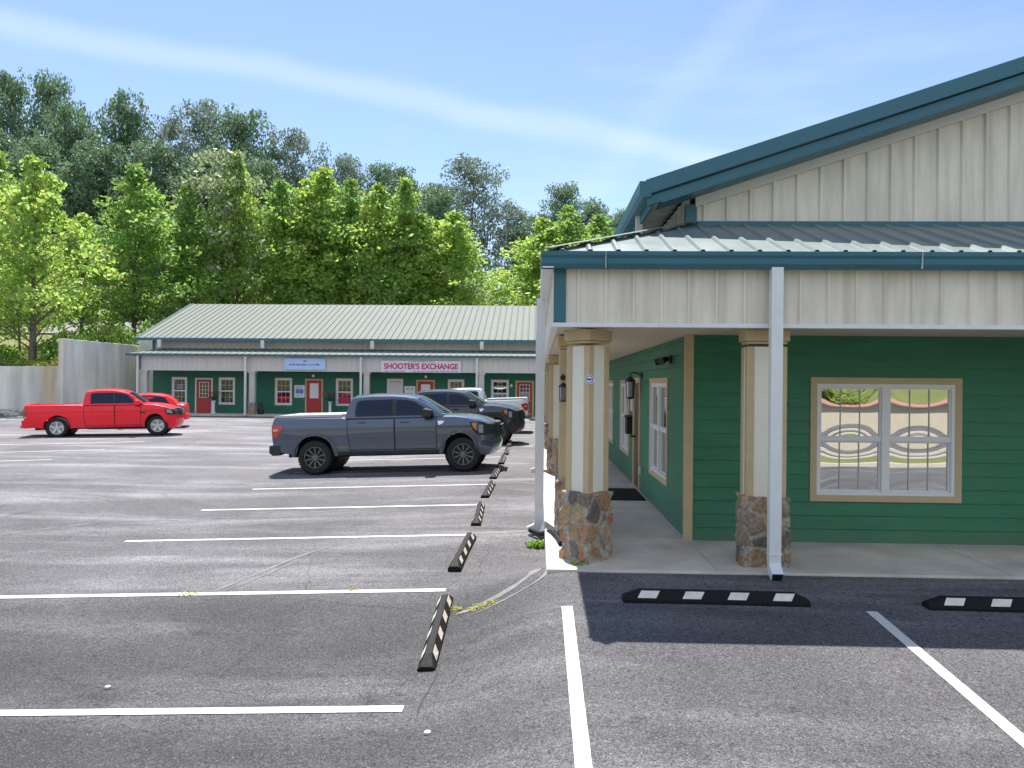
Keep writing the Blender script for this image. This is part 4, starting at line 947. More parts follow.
rwall('retaining_wall', [(-26.65, 50.5), (-24.6, 50.5)], [5.2, 5.2], .3, 'short taller concrete wall piece between slanting wall and far shop')
# rubble at the foot of the low wall
rnd = random.Random(8)
b = MB()
for i in range(170):
    x = rnd.uniform(-38, -30.4); y = 44.4-abs(rnd.gauss(0, .35)); s = rnd.uniform(.08, .26); z = gz(x, y)+rnd.uniform(0, .35)*max(0, 1-(44.4-y)*1.6)
    k = len(b.v); 
    for p in ((1, 1, 1), (1, -1, -1), (-1, 1, -1), (-1, -1, 1), (0, 0, 1.3), (0, -1.3, 0)): b.v.append((x+p[0]*s*rnd.uniform(.6, 1), y+p[1]*s*rnd.uniform(.6, 1), z+p[2]*s*.6*rnd.uniform(.6, 1)))
    for f in ((0, 4, 5), (0, 5, 1), (0, 1, 2), (0, 2, 4), (4, 2, 3), (4, 3, 5), (5, 3, 1), (1, 3, 2)): b.f.append(tuple(k+q for q in f)); b.m.append(0)
tag(b.build('rubble', M['concrete']), 'heap of broken stones and rubble at the foot of the low wall', 'rubble', kind='stuff')

# ------------------------------------------------------------ building and trees behind the camera, mirrored in the front window
OB = thing('opposite_building', 'cream building with red roof edge mirrored in the big front window', 'building', (4, -22, -1))
MB().box(-30, 40, -28, -24, -1.5, 1.2).build('wall', mat('cream_stucco', (.62, .54, .40), .7, var=.06), OB)
MB().box(-30.5, 40.5, -28.5, -23.7, 1.2, 1.30).prism([(-28.5, 1.3), (-23.7, 1.3), (-24.4, 1.5), (-28, 1.5)], -30.5, 40.5, 'x').build('roof', mat('red_roof', (.40, .20, .16), .6), OB)
for x in (-7, 3.5, 13): MB().box(x, x+1.6, -24.03, -23.99, -.4, .9).build('window', M['farglass'], OB)
B_ = MB()
for x0 in range(-60, 60, 6):
    B_.quad((x0, -30, -.5), (x0+6, -30, -.5), (x0+6, -60, 14), (x0, -60, 14))
tag(B_.build('hill_behind', M['soil'], recalc=False), kind='structure')
for a, c in ((-9.5, -5.3),): tag(MB().box(-30, 40, a, c, -1.6, gz(5, c)+.04).build('grass_verge', M['soil']), kind='structure')
for y in (-5.3, -9.75, -14): tag(MB().box(-30, 40, y, y+.25, -1.6, gz(5, y)+.16).build('kerb', M['reflector_old']), kind='structure')

# ------------------------------------------------------------ vehicles
def arc(cx, cz, r, a0, a1, n=14):
    return [(cx+r*math.cos(R(a0+(a1-a0)*i/n)), cz+r*math.sin(R(a0+(a1-a0)*i/n))) for i in range(n+1)]
class Car:
    """surface: half width as a function of x and z; every panel is wrapped on it"""
    def __init__(s, L, W, zw, x0=.0, x1=None, endr=.5, crown=.05, cz0=1.0, cz1=1.2, front=.16, rear=.05):
        s.L, s.W, s.zw, s.x0, s.x1 = L, W, zw, x0, x1 or L; s.endr = endr; s.crown = crown; s.cz = (cz0, cz1); s.front = front; s.rear = rear
    def f(s, x, yf, z, off=0):
        hw = lut(z, s.zw)*s.W/2
        df = max(0, x-(s.x1-s.endr))/s.endr; dr = max(0, s.x0+.35-x)/.35
        hw *= 1-.13*df*df-.035*dr*dr
        zz = z-s.crown*abs(yf)**7*sst(z, *s.cz)
        xx = x-s.front*yf*yf*sst(x, s.x1-1.6, s.x1)+s.rear*yf*yf*(1-sst(x, s.x0, s.x0+.6))
        return (xx, (hw+off)*yf if abs(yf) < .999 else hw*yf+off*(1 if yf > 0 else -1), zz)
    def solid(s, poly, layers, zc=(), xc=(), off=0, name='panel', m=None, parent=None, smooth=True, angle=28, fn=None, bevel=0, mirror=False):
        fn = fn or s.f; bm = bmesh.new()
        for sg in ((1, -1) if mirror else (1,)):
            rings = [[bm.verts.new((x, y*sg, z)) for x, z in poly] for y in layers]
            n = len(poly); cut = []
            for r_, q in zip(rings, rings[1:]):
                for i in range(n): cut.append(bm.faces.new((r_[i], r_[(i+1) % n], q[(i+1) % n], q[i])))
            caps = [bm.faces.new(rings[0]), bm.faces.new(rings[-1][::-1])]
        for z in zc: bmesh.ops.bisect_plane(bm, geom=bm.verts[:]+bm.edges[:]+bm.faces[:], plane_co=(0, 0, z), plane_no=(0, 0, 1), dist=1e-5)
        for x in xc: bmesh.ops.bisect_plane(bm, geom=bm.verts[:]+bm.edges[:]+bm.faces[:], plane_co=(x, 0, 0), plane_no=(1, 0, 0), dist=1e-5)
        bmesh.ops.triangulate(bm, faces=[f for f in bm.faces if len(f.verts) > 4], ngon_method='EAR_CLIP')
        bmesh.ops.recalc_face_normals(bm, faces=bm.faces)
        for v in bm.verts: v.co = fn(v.co.x, v.co.y, v.co.z, off)
        me = bpy.data.meshes.new(name); bm.to_mesh(me); bm.free(); me.materials.append(m)
        if smooth: me.polygons.foreach_set('use_smooth', [True]*len(me.polygons)); me.set_sharp_from_angle(angle=R(angle))
        o = bpy.data.objects.new(name, me); C.objects.link(o); o.parent = parent
        if bevel: b = o.modifiers.new('bevel', 'BEVEL'); b.width = bevel; b.segments = 3; b.limit_method = 'ANGLE'; b.angle_limit = R(40); b.harden_normals = False
        return o
ZC = [.55, .65, .75, .85, .95, 1.05, 1.12, 1.18, 1.24, 1.3, 1.36, 1.42]
def wheel(par, x, y, r, wd, rimmat, spokes, style):
    s = -1 if y < 0 else 1
    b = MB(); rr = r*.64
    prof = [(rr, -wd/2+.02), (rr+.02, -wd/2), (r-.05, -wd/2-.004), (r-.015, -wd/2+.02), (r, -wd/2+.05), (r, wd/2-.05), (r-.015, wd/2-.02), (r-.05, wd/2+.004), (rr+.02, wd/2), (rr, wd/2-.02), (rr-.01, 0), (rr, -wd/2+.02)]
    b.lathe(prof, 40, (x, y, r), 'y')
    for k in range(40):   # tread blocks
        a = 2*math.pi*(k+.5)/40; c, sn = math.cos(a), math.sin(a)
        for q in (-1, 1):
            t = .016*r/.4; hw = .018*r/.4
            P = []
            for da in (-hw, hw):
                for yy in (wd*.18*q, (wd/2-.01)*q): P.append((x+(r+.008)*c-da*sn, y+yy, r+(r+.008)*sn+da*c))
            b.quad(P[0], P[1], P[3], P[2])
    w = b.build('wheel', M['tire'], par, smooth=True, world=False, recalc=False)
    b = MB(); o_ = s*wd/2
    b.lathe([(rr, o_*.9), (rr-.015, o_*.98), (rr-.03, o_*.9), (rr-.035, o_*.2), (0.06, o_*.1)], 32, (x, y, r), 'y')
    b.build('rim_barrel', M['rim_dark'] if rimmat == 'rim_face' else M[rimmat], w, smooth=True, world=False, recalc=False)
    b = MB()
    for k in range(spokes):
        a = 2*math.pi*k/spokes+.3; c, sn = math.cos(a), math.sin(a)
        wi, wo_ = (.035, .05) if style == 'five' else (.012, .018)
        for (r0, r1, w0, w1, d0, d1) in ((.05, rr-.012, wi, wo_, .72, .92),):
            P = lambda rad, lat, d: (x+rad*c-lat*sn, y+o_*d, r+rad*sn+lat*c)
            b.quad(P(r0, -w0, d0), P(r0, w0, d0), P(r1, w1, d1), P(r1, -w1, d1))
            b.quad(P(r0, -w0, d0), P(r1, -w1, d1), P(r1, -w1, d1-.18), P(r0, -w0, d0-.18)); b.quad(P(r0, w0, d0), P(r1, w1, d1), P(r1, w1, d1-.18), P(r0, w0, d0-.18))
    b.lathe([(rr, o_*.94), (rr-.012, o_*.99), (rr-.024, o_*.94)], 32, (x, y, r), 'y')
    b.lathe([(.075, o_*.6), (.07, o_*.78), (.035, o_*.82), (0, o_*.82)], 16, (x, y, r), 'y')
    b.build('rim', M['rim_multi' if style == 'multi' else 'rim_face'], w, smooth=True, angle=30, world=False, recalc=False)
    return w
def make_truck(name, label, S):
    t = thing(name, label, S.get('cat', 'pickup truck'))
    car = Car(S['L'], S['W'], S['zw'], x0=S['rear'], x1=S['nose'], crown=S.get('crown', .05), cz0=S['cz'][0], cz1=S['cz'][1], front=S.get('bow', .16))
    p = M[S['paint']]; A = S['arch']; wx0, wx1 = S['wheels']; wr = S['wr']; zb = S['sill']
    def archpts(cx, r):
        z = wr+.03; a = math.degrees(math.asin((zb-z)/r)) if abs(zb-z) < r else 0
        return arc(cx, z, r, a, 180-a)
    poly = S['body_top'] + archpts(wx1, A) + [] + archpts(wx0, A) + S['body_tail']
    LY = [-1, -.985, -.94, -.85, -.6, -.3, 0, .3, .6, .85, .94, .985, 1]
    xc = [S['nose']-.45+.09*i for i in range(5)]+[S['rear']+.12, S['rear']+.25]
    body = car.solid(poly, LY, S.get('zc', ZC), xc, name='body', m=p, parent=t, angle=32, bevel=0)
    # underbody and wheel wells
    u = MB(); u.box(S['rear']+.35, S['nose']-.35, -.62, .62, zb-.06, zb+.30)
    for cx in (wx0, wx1):
        u.lathe([(.001, -.60), (A-.02, -.6), (A-.02, .6), (.001, .6)], 20, (cx, 0, wr+.03), 'y')
    u.box(wx0-.05, wx0+.05, -.7, .7, wr-.06, wr+.06); u.lathe([(0, -.13), (.13, -.08), (.16, 0), (.13, .08), (0, .13)], 12, (wx0, 0, wr))
    u.build('chassis', M['seam'], t, world=False)
    if 'bed' in S:
        x0, x1, z0 = S['bed']
        cut = MB().box(x0, x1, -S['W']/2+.16, S['W']/2-.16, z0, 3).build('cutter', p, None)
        mo = body.modifiers.new('b', 'BOOLEAN'); mo.operation = 'DIFFERENCE'; mo.object = cut; mo.solver = 'EXACT'
        dg = bpy.context.evaluated_depsgraph_get(); me = bpy.data.meshes.new_from_object(body.evaluated_get(dg)); body.modifiers.clear(); body.data = me; bpy.data.objects.remove(cut)
        bmesh_ = None
    if 'cover' in S:
        x0, x1, z = S['cover']; car.solid([(x0, z-.03), (x1, z-.03), (x1, z+.028), (x0+.1, z+.032), (x0, z+.02)], [-.93, -.9, 0, .9, .93], name='tonneau_cover', m=M['cover'], parent=t, fn=lambda x, y, zz, o: (x, S['W']/2*.95*y, zz), angle=30)
    # cab
    gfn = car.f
    cab = car.solid(S['cab'], LY, [1.45, 1.55, 1.65, 1.75, 1.85, 1.9] if S['cab_z'] > 1.8 else [1.3, 1.4, 1.5, 1.6, 1.66], name='cab', m=p, parent=t, angle=30, fn=S['cabf'])
    # side glass, both sides, separately
    for sg in (-1, 1):
        for k, wp in enumerate(S['side_glass']):
            w_ = car.solid(wp, [sg*.9995, sg*1.0], [1.45, 1.55, 1.65, 1.75], off=.006, name='side_window', m=M['carglass'], parent=t, fn=S['cabf'], angle=40)
            ring = [(x, z) for x, z in wp]; cx = sum(x for x, z in wp)/len(wp); cz = sum(z for x, z in wp)/len(wp)
        big = S['glass_frame']
        car.solid(big, [sg*.9995, sg*1.0], [1.45, 1.55, 1.65, 1.75], off=.003, name='window_surround', m=M['plastic'], parent=t, fn=S['cabf'])
    # windscreen and rear glass
    def glass(a, c, yw, nm, o=.008):
        b = MB(); n = 10; dx, dz = c[0]-a[0], c[1]-a[1]; l = math.hypot(dx, dz); nx_, nz_ = (dz/l, -dx/l)
        if nz_ < 0: nx_, nz_ = -nx_, -nz_
        for j in range(5):
            for i in range(n+1):
                f_ = j/4; x = a[0]+dx*f_; z = a[1]+dz*f_; q = Vector(S['cabf'](x, (i/n*2-1)*yw, z, 0)); b.v.append((q.x+nx_*o, q.y, q.z+nz_*o))
        for j in range(4):
            for i in range(n): b.f.append((j*(n+1)+i, j*(n+1)+i+1, (j+1)*(n+1)+i+1, (j+1)*(n+1)+i)); b.m.append(0)
        return b.build(nm, M['carglass'], t, smooth=True, world=False, recalc=False)
    glass(*S['windscreen'], .90, 'windscreen'); glass(*S['rear_glass'], .80, 'rear_window')
    # doors with seams and handles
    for sg in (-1, 1):
        for dp, hx, hz_ in S['doors']:
            d = car.solid(dp, [sg*.9995, sg*1.0], ZC, off=.0045, name='door', m=p, parent=t, angle=32)
            b = MB(); y = sg*(lut(hz_, S['zw'])*S['W']/2+.03)
            b.box(hx-.10, hx+.10, y-.012, y+.012, hz_-.016, hz_+.016); b.box(hx-.09, hx-.07, min(y, y-sg*.03), max(y, y-sg*.03), hz_-.012, hz_+.012); b.box(hx+.07, hx+.09, min(y, y-sg*.03), max(y, y-sg*.03), hz_-.012, hz_+.012)
            b.build('handle', M[S['handle']], d, world=False, bevel=.005)
            cx = sum(x for x, z in dp)/len(dp); cz = sum(z for x, z in dp)/len(dp)
            g = [(x+(.018 if x > cx else -.018), z+(.018 if z > cz else -.018)) for x, z in dp]
            car.solid(g, [sg*.9995, sg*1.0], ZC, off=.0022, name='door_seam', m=M['seam'], parent=t)
        for q in S.get('trims', []):
            car.solid(q[0], [sg*.97, sg*1.0], ZC, off=q[2], name=q[3], m=M[q[1]], parent=t, angle=35)
        # arch lips
        for cx in (wx0, wx1):
            z = wr+.03; a = -12
            ring = arc(cx, z, A+S['flare'], a, 180-a, 20)+arc(cx, z, A-.015, 180-a, a, 20)
            ring = [(x, max(zz, zb-.02)) for x, zz in ring]
            car.solid(ring, [sg*.93, sg*.99, sg*1.0], [], off=S.get('flare_off', .02), name='wheel_arch_trim', m=M[S['flaremat']], parent=t, angle=35)
        # mirror
        mx_, mz_ = S['mirror']; yb_ = sg*(lut(mz_, S['zw'])*S['W']/2-.03); yo = sg*(S['W']/2+.19)
        b = MB(); b.prism([(mx_+.06, mz_-.05), (mx_+.14, mz_-.01), (mx_+.13, mz_+.12), (mx_-.02, mz_+.17), (mx_-.10, mz_+.15), (mx_-.11, mz_-.04)], min(yo, yo-sg*.24), max(yo, yo-sg*.24)); mm = b.build('mirror', M[S['mirrormat']], t, world=False, bevel=.025, smooth=True)
        MB().tube([(mx_+.05, yb_, mz_-.02), (mx_+.02, yo-sg*.15, mz_+.02)], .03, 8).build('mirror_arm', M['plastic'], mm, world=False)
        # lamps
        hl = car.solid(S['headlight'], [sg*.66, sg*.8, sg*.93, sg*1.0], ZC, [S['nose']-.2, S['nose']-.1], off=.008, name='headlight', m=M['plastic'], parent=t, angle=35)
        for q in S.get('headlight_inner', []): car.solid(q[0], [sg*.7, sg*.85, sg*.95, sg*1.0], ZC, off=.014, name='lens', m=M[q[1]], parent=hl, angle=35)
        tl = car.solid(S['taillight'], [sg*.86, sg*.94, sg*1.0], ZC, off=.012, name='taillight', m=M['redlens'], parent=t, angle=35)
        if 'taillight_inner' in S: car.solid(S['taillight_inner'], [sg*.88, sg*.94, sg*1.0], [], off=.017, name='reverse_lamp', m=M['lens'], parent=tl)
        for x in (wx0, wx1): wheel(t, x, sg*(S['W']/2-.15), wr, .27, S['rim'][0], S['rim'][1], S['rim'][2])
    for q in S['bumpers']:
        car.solid(q[0], [-1, -.97, -.85, -.5, 0, .5, .85, .97, 1], ZC, [S['nose']-.3, S['nose']-.15], off=.012, name='bumper', m=M[q[1]], parent=t, angle=35)
    gr_ = car.solid(S['grille'], [-.62, -.5, -.25, 0, .25, .5, .62], ZC, name='grille', m=M['plastic'], parent=t, angle=35)
    b = MB(); gx = max(x for x, z in S['grille']); z0 = min(z for x, z in S['grille']); z1 = max(z for x, z in S['grille'])
    for k in range(1, 4):
        z = z0+(z1-z0)*k/4; b.box(gx-.04, gx+.012, -.45, .45, z-.012, z+.012)
    b.build('grille_bar', M[S.get('bar', 'plastic')], gr_, world=False, bevel=.004)
    # seats and wheel silhouettes, aerial
    MB().tube([(S['nose']-1.35, -S['W']/2+.22, S['cz'][1]+.12), (S['nose']-1.42, -S['W']/2+.22, S['cz'][1]+.5)], .004, 5).build('aerial', M['black'], t, world=False)
    return t
# half width tables
ZW = [(0, .90), (.35, .93), (.5, .965), (.62, .985), (.72, .975), (.95, 1.0), (1.12, 1.0), (1.22, .992), (1.32, .975), (1.42, .95), (1.5, .93)]
def cabf_for(zw, W, belt, roof, narrow=.80, x_front=None, bowf=.14, x_mid=3.0):
    wb = lut(belt, zw)*W/2-.012
    def f(x, yf, z, off=0):
        k = min(1, max(0, (z-belt)/(roof-belt))); hw = wb*(1-(1-narrow)*(.75*k+.25*k*k))
        zz = z-.07*abs(yf)**4*sst(z, roof-.28, roof)
        xx = x-bowf*yf*yf*sst(x, x_mid, x_mid+1.2)+.05*yf*yf*(1-sst(x, x_mid-1.0, x_mid-.6))
        return (xx, (hw+off)*yf, zz)
    return f
TR = dict(L=5.86, W=2.0, zw=ZW, rear=.06, nose=5.80, cz=(1.05, 1.4), crown=.055, wheels=(1.18, 4.88), wr=.425, arch=.53, sill=.47, bow=.20,
  body_top=[(.10, 1.43), (.14, 1.455), (1.86, 1.45), (1.95, 1.42), (4.50, 1.425), (4.75, 1.42), (5.1, 1.38), (5.42, 1.31), (5.62, 1.235), (5.72, 1.14), (5.765, .98), (5.77, .7), (5.70, .50), (5.48, .44), (5.40, .47)],
  body_tail=[(.62, .50), (.16, .60), (.08, .75), (.06, 1.0), (.075, 1.35)], zc=ZC+[1.4],
  cab=[(1.90, 1.38), (1.93, 1.50), (1.985, 1.72), (2.05, 1.90), (2.14, 1.95), (2.6, 1.98), (3.1, 1.975), (3.5, 1.945), (3.78, 1.885), (4.15, 1.665), (4.52, 1.43), (4.54, 1.38)], cab_z=1.95,
  side_glass=[[(2.24, 1.44), (2.20, 1.50), (2.24, 1.79), (2.30, 1.845), (3.12, 1.86), (3.12, 1.44)], [(3.25, 1.44), (3.25, 1.86), (3.50, 1.845), (3.72, 1.785), (4.02, 1.60), (4.20, 1.475), (4.20, 1.44)]],
  glass_frame=[(2.19, 1.415), (2.16, 1.5), (2.20, 1.80), (2.28, 1.875), (3.2, 1.89), (3.55, 1.87), (3.75, 1.80), (4.08, 1.60), (4.28, 1.46), (4.28, 1.415)],
  windscreen=((4.47, 1.465), (3.83, 1.86)), rear_glass=((1.95, 1.50), (2.04, 1.84)),
  doors=[([(2.08, .60), (2.02, 1.0), (2.02, 1.40), (3.17, 1.40), (3.17, .60)], 2.36, 1.285), ([(3.21, .60), (3.21, 1.40), (4.22, 1.40), (4.22, .60)], 3.44, 1.275)],
  handle='p_gray', trims=[([(1.72, .47), (1.72, .56), (4.32, .56), (4.32, .47)], 'plastic', .012, 'rocker_trim'), ([(4.30, 1.19), (4.26, 1.32), (4.44, 1.32), (4.40, 1.24)], 'chrome', .012, 'fender_vent')],
  flare=.055, flaremat='p_gray', flare_off=.022, mirror=(4.02, 1.42), mirrormat='plastic', paint='p_gray',
  headlight=[(5.18, 1.26), (5.30, 1.00), (5.42, .90), (5.79, .90), (5.765, 1.16), (5.70, 1.20), (5.4, 1.25)], headlight_inner=[([(5.25, 1.22), (5.30, 1.10), (5.38, 1.04), (5.40, 1.22)], 'amber'), ([(5.46, 1.17), (5.46, .95), (5.58, .95), (5.58, 1.16)], 'lens')],
  taillight=[(.055, 1.28), (.07, .96), (.17, .92), (.24, 1.0), (.38, 1.20), (.36, 1.27), (.2, 1.30)], taillight_inner=[(.1, 1.17), (.1, 1.10), (.22, 1.10), (.25, 1.17)],
  bumpers=[([(5.42, .70), (5.40, .52), (5.46, .42), (5.66, .40), (5.79, .52), (5.82, .70), (5.80, .80), (5.5, .80)], 'p_gray'), ([(-.02, .74), (-.03, .56), (.06, .49), (.28, .50), (.28, .74)], 'plastic')],
  grille=[(5.6, .83), (5.83, .83), (5.815, 1.08), (5.78, 1.19), (5.6, 1.2)], cover=(.15, 1.86, 1.455), rim=('rim_face', 10, 'multi'))
TR['cabf'] = cabf_for(ZW, 2.0, 1.38, 1.96, .79)
gray = make_truck('pickup_truck', 'slate blue gray crew cab pickup with a flat bed cover, parked nearest the camera', TR)
gx, gy = -6.70, 19.95
def park(o, x, y, L, heading=0, dz=0, wb=(1.18, 4.88)):
    za = gz(x+wb[0], y); zb_ = gz(x+wb[1], y)
    if heading: za, zb_ = gz(x-wb[0], y), gz(x-wb[1], y)
    a = math.atan2(zb_-za, wb[1]-wb[0]); o.location = (x, y, za-wb[0]*math.tan(a)+dz); o.rotation_euler = (0, -a, heading)
park(gray, gx, gy, 5.86)
TB = dict(TR, paint='p_black', flaremat='plastic', handle='p_black', bumpers=[(TR['bumpers'][0][0], 'plastic'), (TR['bumpers'][1][0], 'plastic')])
black = make_truck('pickup_truck', 'black crew cab pickup parked just behind the gray pickup, its nose showing', TB); park(black, -6.25, 27.55, 5.86)
TS = dict(TR, paint='p_silver', flaremat='p_silver', handle='p_silver', mirrormat='p_silver', bumpers=[(TR['bumpers'][0][0], 'p_silver'), (TR['bumpers'][1][0], 'chrome')], cover=(.15, 1.86, 1.455))
silver = make_truck('pickup_truck', 'silver white pickup facing left with a red tail light, behind the black pickup', TS); park(silver, -.28, 33.6, 5.86, math.pi)
ZR = [(0, .90), (.3, .93), (.42, .97), (.7, 1.0), (.95, 1.0), (1.05, .99), (1.15, .97), (1.25, .94), (1.35, .92)]
RD = dict(L=5.85, W=2.0, zw=ZR, rear=.08, nose=5.83, cz=(.9, 1.2), crown=.06, wheels=(1.27, 4.93), wr=.405, arch=.50, sill=.345, bow=.24,
  body_top=[(.09, 1.20), (.12, 1.235), (2.12, 1.225), (2.16, 1.20), (4.4, 1.20), (4.75, 1.20), (5.1, 1.165), (5.4, 1.10), (5.62, 1.01), (5.76, .90), (5.81, .78), (5.80, .5), (5.70, .32), (5.52, .27), (5.44, .345)],
  body_tail=[(.75, .36), (.3, .40), (.1, .47), (.08, .8)], zc=[.45, .55, .65, .75, .85, .95, 1.0, 1.05, 1.1, 1.15, 1.2],
  cab=[(2.17, 1.16), (2.19, 1.30), (2.25, 1.62), (2.33, 1.70), (2.7, 1.745), (3.2, 1.75), (3.6, 1.715), (3.93, 1.615), (4.52, 1.22), (4.56, 1.16)], cab_z=1.75,
  side_glass=[[(2.50, 1.235), (2.50, 1.57), (2.56, 1.625), (3.30, 1.635), (3.30, 1.235)], [(3.40, 1.235), (3.40, 1.635), (3.65, 1.61), (3.85, 1.53), (4.12, 1.34), (4.18, 1.235)]],
  glass_frame=[(2.46, 1.215), (2.46, 1.59), (2.54, 1.655), (3.35, 1.66), (3.68, 1.635), (3.9, 1.55), (4.18, 1.35), (4.26, 1.215)],
  windscreen=((4.51, 1.225), (3.93, 1.615)), rear_glass=((2.20, 1.28), (2.27, 1.58)),
  doors=[([(2.30, .42), (2.24, .8), (2.24, 1.185), (3.33, 1.185), (3.33, .42)], 2.5, 1.03), ([(3.37, .42), (3.37, 1.185), (4.3, 1.185), (4.30, .42)], 3.55, 1.03)],
  handle='p_red', trims=[([(4.26, .83), (4.28, .89), (4.52, .88), (4.50, .84)], 'black', .01, 'side_badge')], flare=.028, flaremat='p_red', flare_off=.014, mirror=(4.18, 1.19), mirrormat='p_red', paint='p_red',
  headlight=[(5.42, 1.00), (5.44, .82), (5.55, .76), (5.86, .76), (5.80, .92), (5.7, .99), (5.5, 1.03)], headlight_inner=[([(5.48, .98), (5.50, .84), (5.74, .82), (5.68, .96)], 'lens')],
  taillight=[(.07, 1.13), (.07, .72), (.16, .70), (.20, .76), (.20, 1.08), (.16, 1.14)], taillight_inner=[(.1, .79), (.1, .73), (.18, .73), (.18, .79)],
  bumpers=[([(5.48, .60), (5.46, .38), (5.55, .26), (5.72, .26), (5.85, .42), (5.86, .62), (5.84, .72), (5.5, .70)], 'p_red'), ([(0, .66), (-.01, .42), (.1, .37), (.42, .39), (.42, .66)], 'p_red')],
  grille=[(5.62, .74), (5.88, .74), (5.86, .90), (5.78, 1.0), (5.6, 1.02)], bar='chrome', bed=(.28, 2.05, .62), rim=('lens', 5, 'five'))
def zscale(S, k):
    up = lambda P: [(x, z*k) for x, z in P]
    for q in ('body_top', 'body_tail', 'cab', 'glass_frame', 'headlight', 'taillight', 'taillight_inner', 'grille'): S[q] = up(S[q])
    S['side_glass'] = [up(p) for p in S['side_glass']]; S['doors'] = [(up(p), x, z*k) for p, x, z in S['doors']]; S['trims'] = [(up(q[0]),)+q[1:] for q in S['trims']]
    S['bumpers'] = [(up(q[0]), q[1]) for q in S['bumpers']]; S['headlight_inner'] = [(up(q[0]), q[1]) for q in S['headlight_inner']]
    for q in ('windscreen', 'rear_glass'): S[q] = tuple((x, z*k) for x, z in S[q])
    S['zw'] = [(z*k, w_) for z, w_ in S['zw']]; S['zc'] = [z*k for z in S['zc']]; S['cz'] = tuple(z*k for z in S['cz']); S['sill'] *= k; S['cab_z'] *= k
    S['mirror'] = (S['mirror'][0], S['mirror'][1]*k); x0, x1, z0 = S['bed']; S['bed'] = (x0, x1, z0*k)
ZK_ = 1.11
zscale(RD, ZK_)
RD['cabf'] = cabf_for(RD['zw'], 2.0, 1.16*ZK_, 1.73*ZK_, .78)
red = make_truck('pickup_truck', 'bright red crew cab pickup with open bed and silver five spoke wheels', RD)
red.location = (-20.62, 30.44, -.29); red.rotation_euler = (0, -R(1.1), R(20))
MB().tube([(-.02, 0, .42), (-.22, 0, .42)], .03, 8).lathe([(0, .03), (.03, 0), (.0, -.03)], 8, (-.24, 0, .46)).build('tow_hitch', M['black'], red, world=False)
ZK = [(0, .90), (.3, .95), (.6, 1.0), (.8, .99), (.95, .95), (1.1, .9)]
CR = dict(L=4.5, W=1.85, zw=ZK, rear=.05, nose=4.46, cz=(.8, 1.0), crown=.07, wheels=(.95, 3.6), wr=.33, arch=.39, sill=.24, bow=.28, cat='car',
  body_top=[(.1, .98), (.2, 1.02), (1.0, 1.0), (3.1, .98), (3.6, .93), (4.1, .84), (4.36, .72), (4.45, .55), (4.42, .35), (4.3, .22), (4.1, .22)],
  body_tail=[(.4, .26), (.12, .32), (.05, .6)], zc=[.35, .45, .55, .65, .75, .85, .9, .95],
  cab=[(.45, .95), (.62, 1.15), (.95, 1.38), (1.3, 1.45), (1.8, 1.47), (2.2, 1.44), (2.5, 1.36), (3.2, .97), (3.2, .92)], cab_z=1.47,
  side_glass=[[(.85, 1.02), (1.05, 1.28), (1.3, 1.36), (1.85, 1.38), (1.85, 1.02)], [(1.93, 1.02), (1.93, 1.38), (2.15, 1.35), (2.4, 1.28), (2.85, 1.02)]],
  glass_frame=[(.8, 1.0), (1.02, 1.29), (1.28, 1.38), (2.0, 1.4), (2.4, 1.31), (2.92, 1.0)], windscreen=((3.12, .99), (2.5, 1.34)), rear_glass=((.6, 1.10), (.95, 1.35)),
  doors=[([(1.1, .32), (.98, .9), (1.87, .9), (1.87, .32)], 1.15, .82), ([(1.91, .32), (1.91, .9), (2.95, .9), (3.0, .32)], 2.1, .82)],
  handle='p_red', flare=.02, flaremat='plastic', flare_off=.008, mirror=(2.75, .98), mirrormat='black', paint='p_red',
  headlight=[(3.95, .80), (4.0, .68), (4.47, .58), (4.42, .70)], taillight=[(.05, .92), (.05, .76), (.3, .78), (.3, .9)],
  bumpers=[([(4.0, .50), (4.0, .26), (4.3, .2), (4.48, .36), (4.48, .52)], 'plastic'), ([(.0, .52), (.0, .3), (.3, .26), (.3, .52)], 'p_red')],
  grille=[(4.2, .52), (4.50, .5), (4.44, .66), (4.2, .7)], rim=('rim_face', 5, 'five'))
CR['cabf'] = cabf_for(ZK, 1.85, .95, 1.46, .76, x_mid=1.8)
rc = make_truck('parked_car', 'small red car facing left, mostly hidden behind the hood of the red pickup', CR); rc.location = (-17.05, 37.2, -.1); rc.rotation_euler.z = R(200); rc.scale.z = 1.07

# ------------------------------------------------------------ trees
def leafmesh(name, pts, sizes, m, rnd, flat=.5):
    n = len(pts); P = np.array(pts); rs = np.random.RandomState(rnd)
    a = rs.normal(size=(n, 3)); a[:, 2] += flat*rs.normal(size=n)*0; a /= np.linalg.norm(a, axis=1)[:, None]
    r = rs.normal(size=(n, 3)); u = np.cross(a, r); u /= np.linalg.norm(u, axis=1)[:, None]; v = np.cross(a, u); s = np.array(sizes)[:, None]
    q = np.stack([P-u*s*.5, P-v*s*.30+u*s*.05, P+u*s*.55, P+v*s*.30+u*s*.05], 1).reshape(-1, 3)
    me = bpy.data.meshes.new(name); me.vertices.add(4*n); me.vertices.foreach_set('co', q.ravel()); me.loops.add(4*n); me.loops.foreach_set('vertex_index', np.arange(4*n)); me.polygons.add(n); me.polygons.foreach_set('loop_start', np.arange(n)*4); me.polygons.foreach_set('loop_total', np.full(n, 4)); me.update(); me.validate(); me.materials.append(m); return me
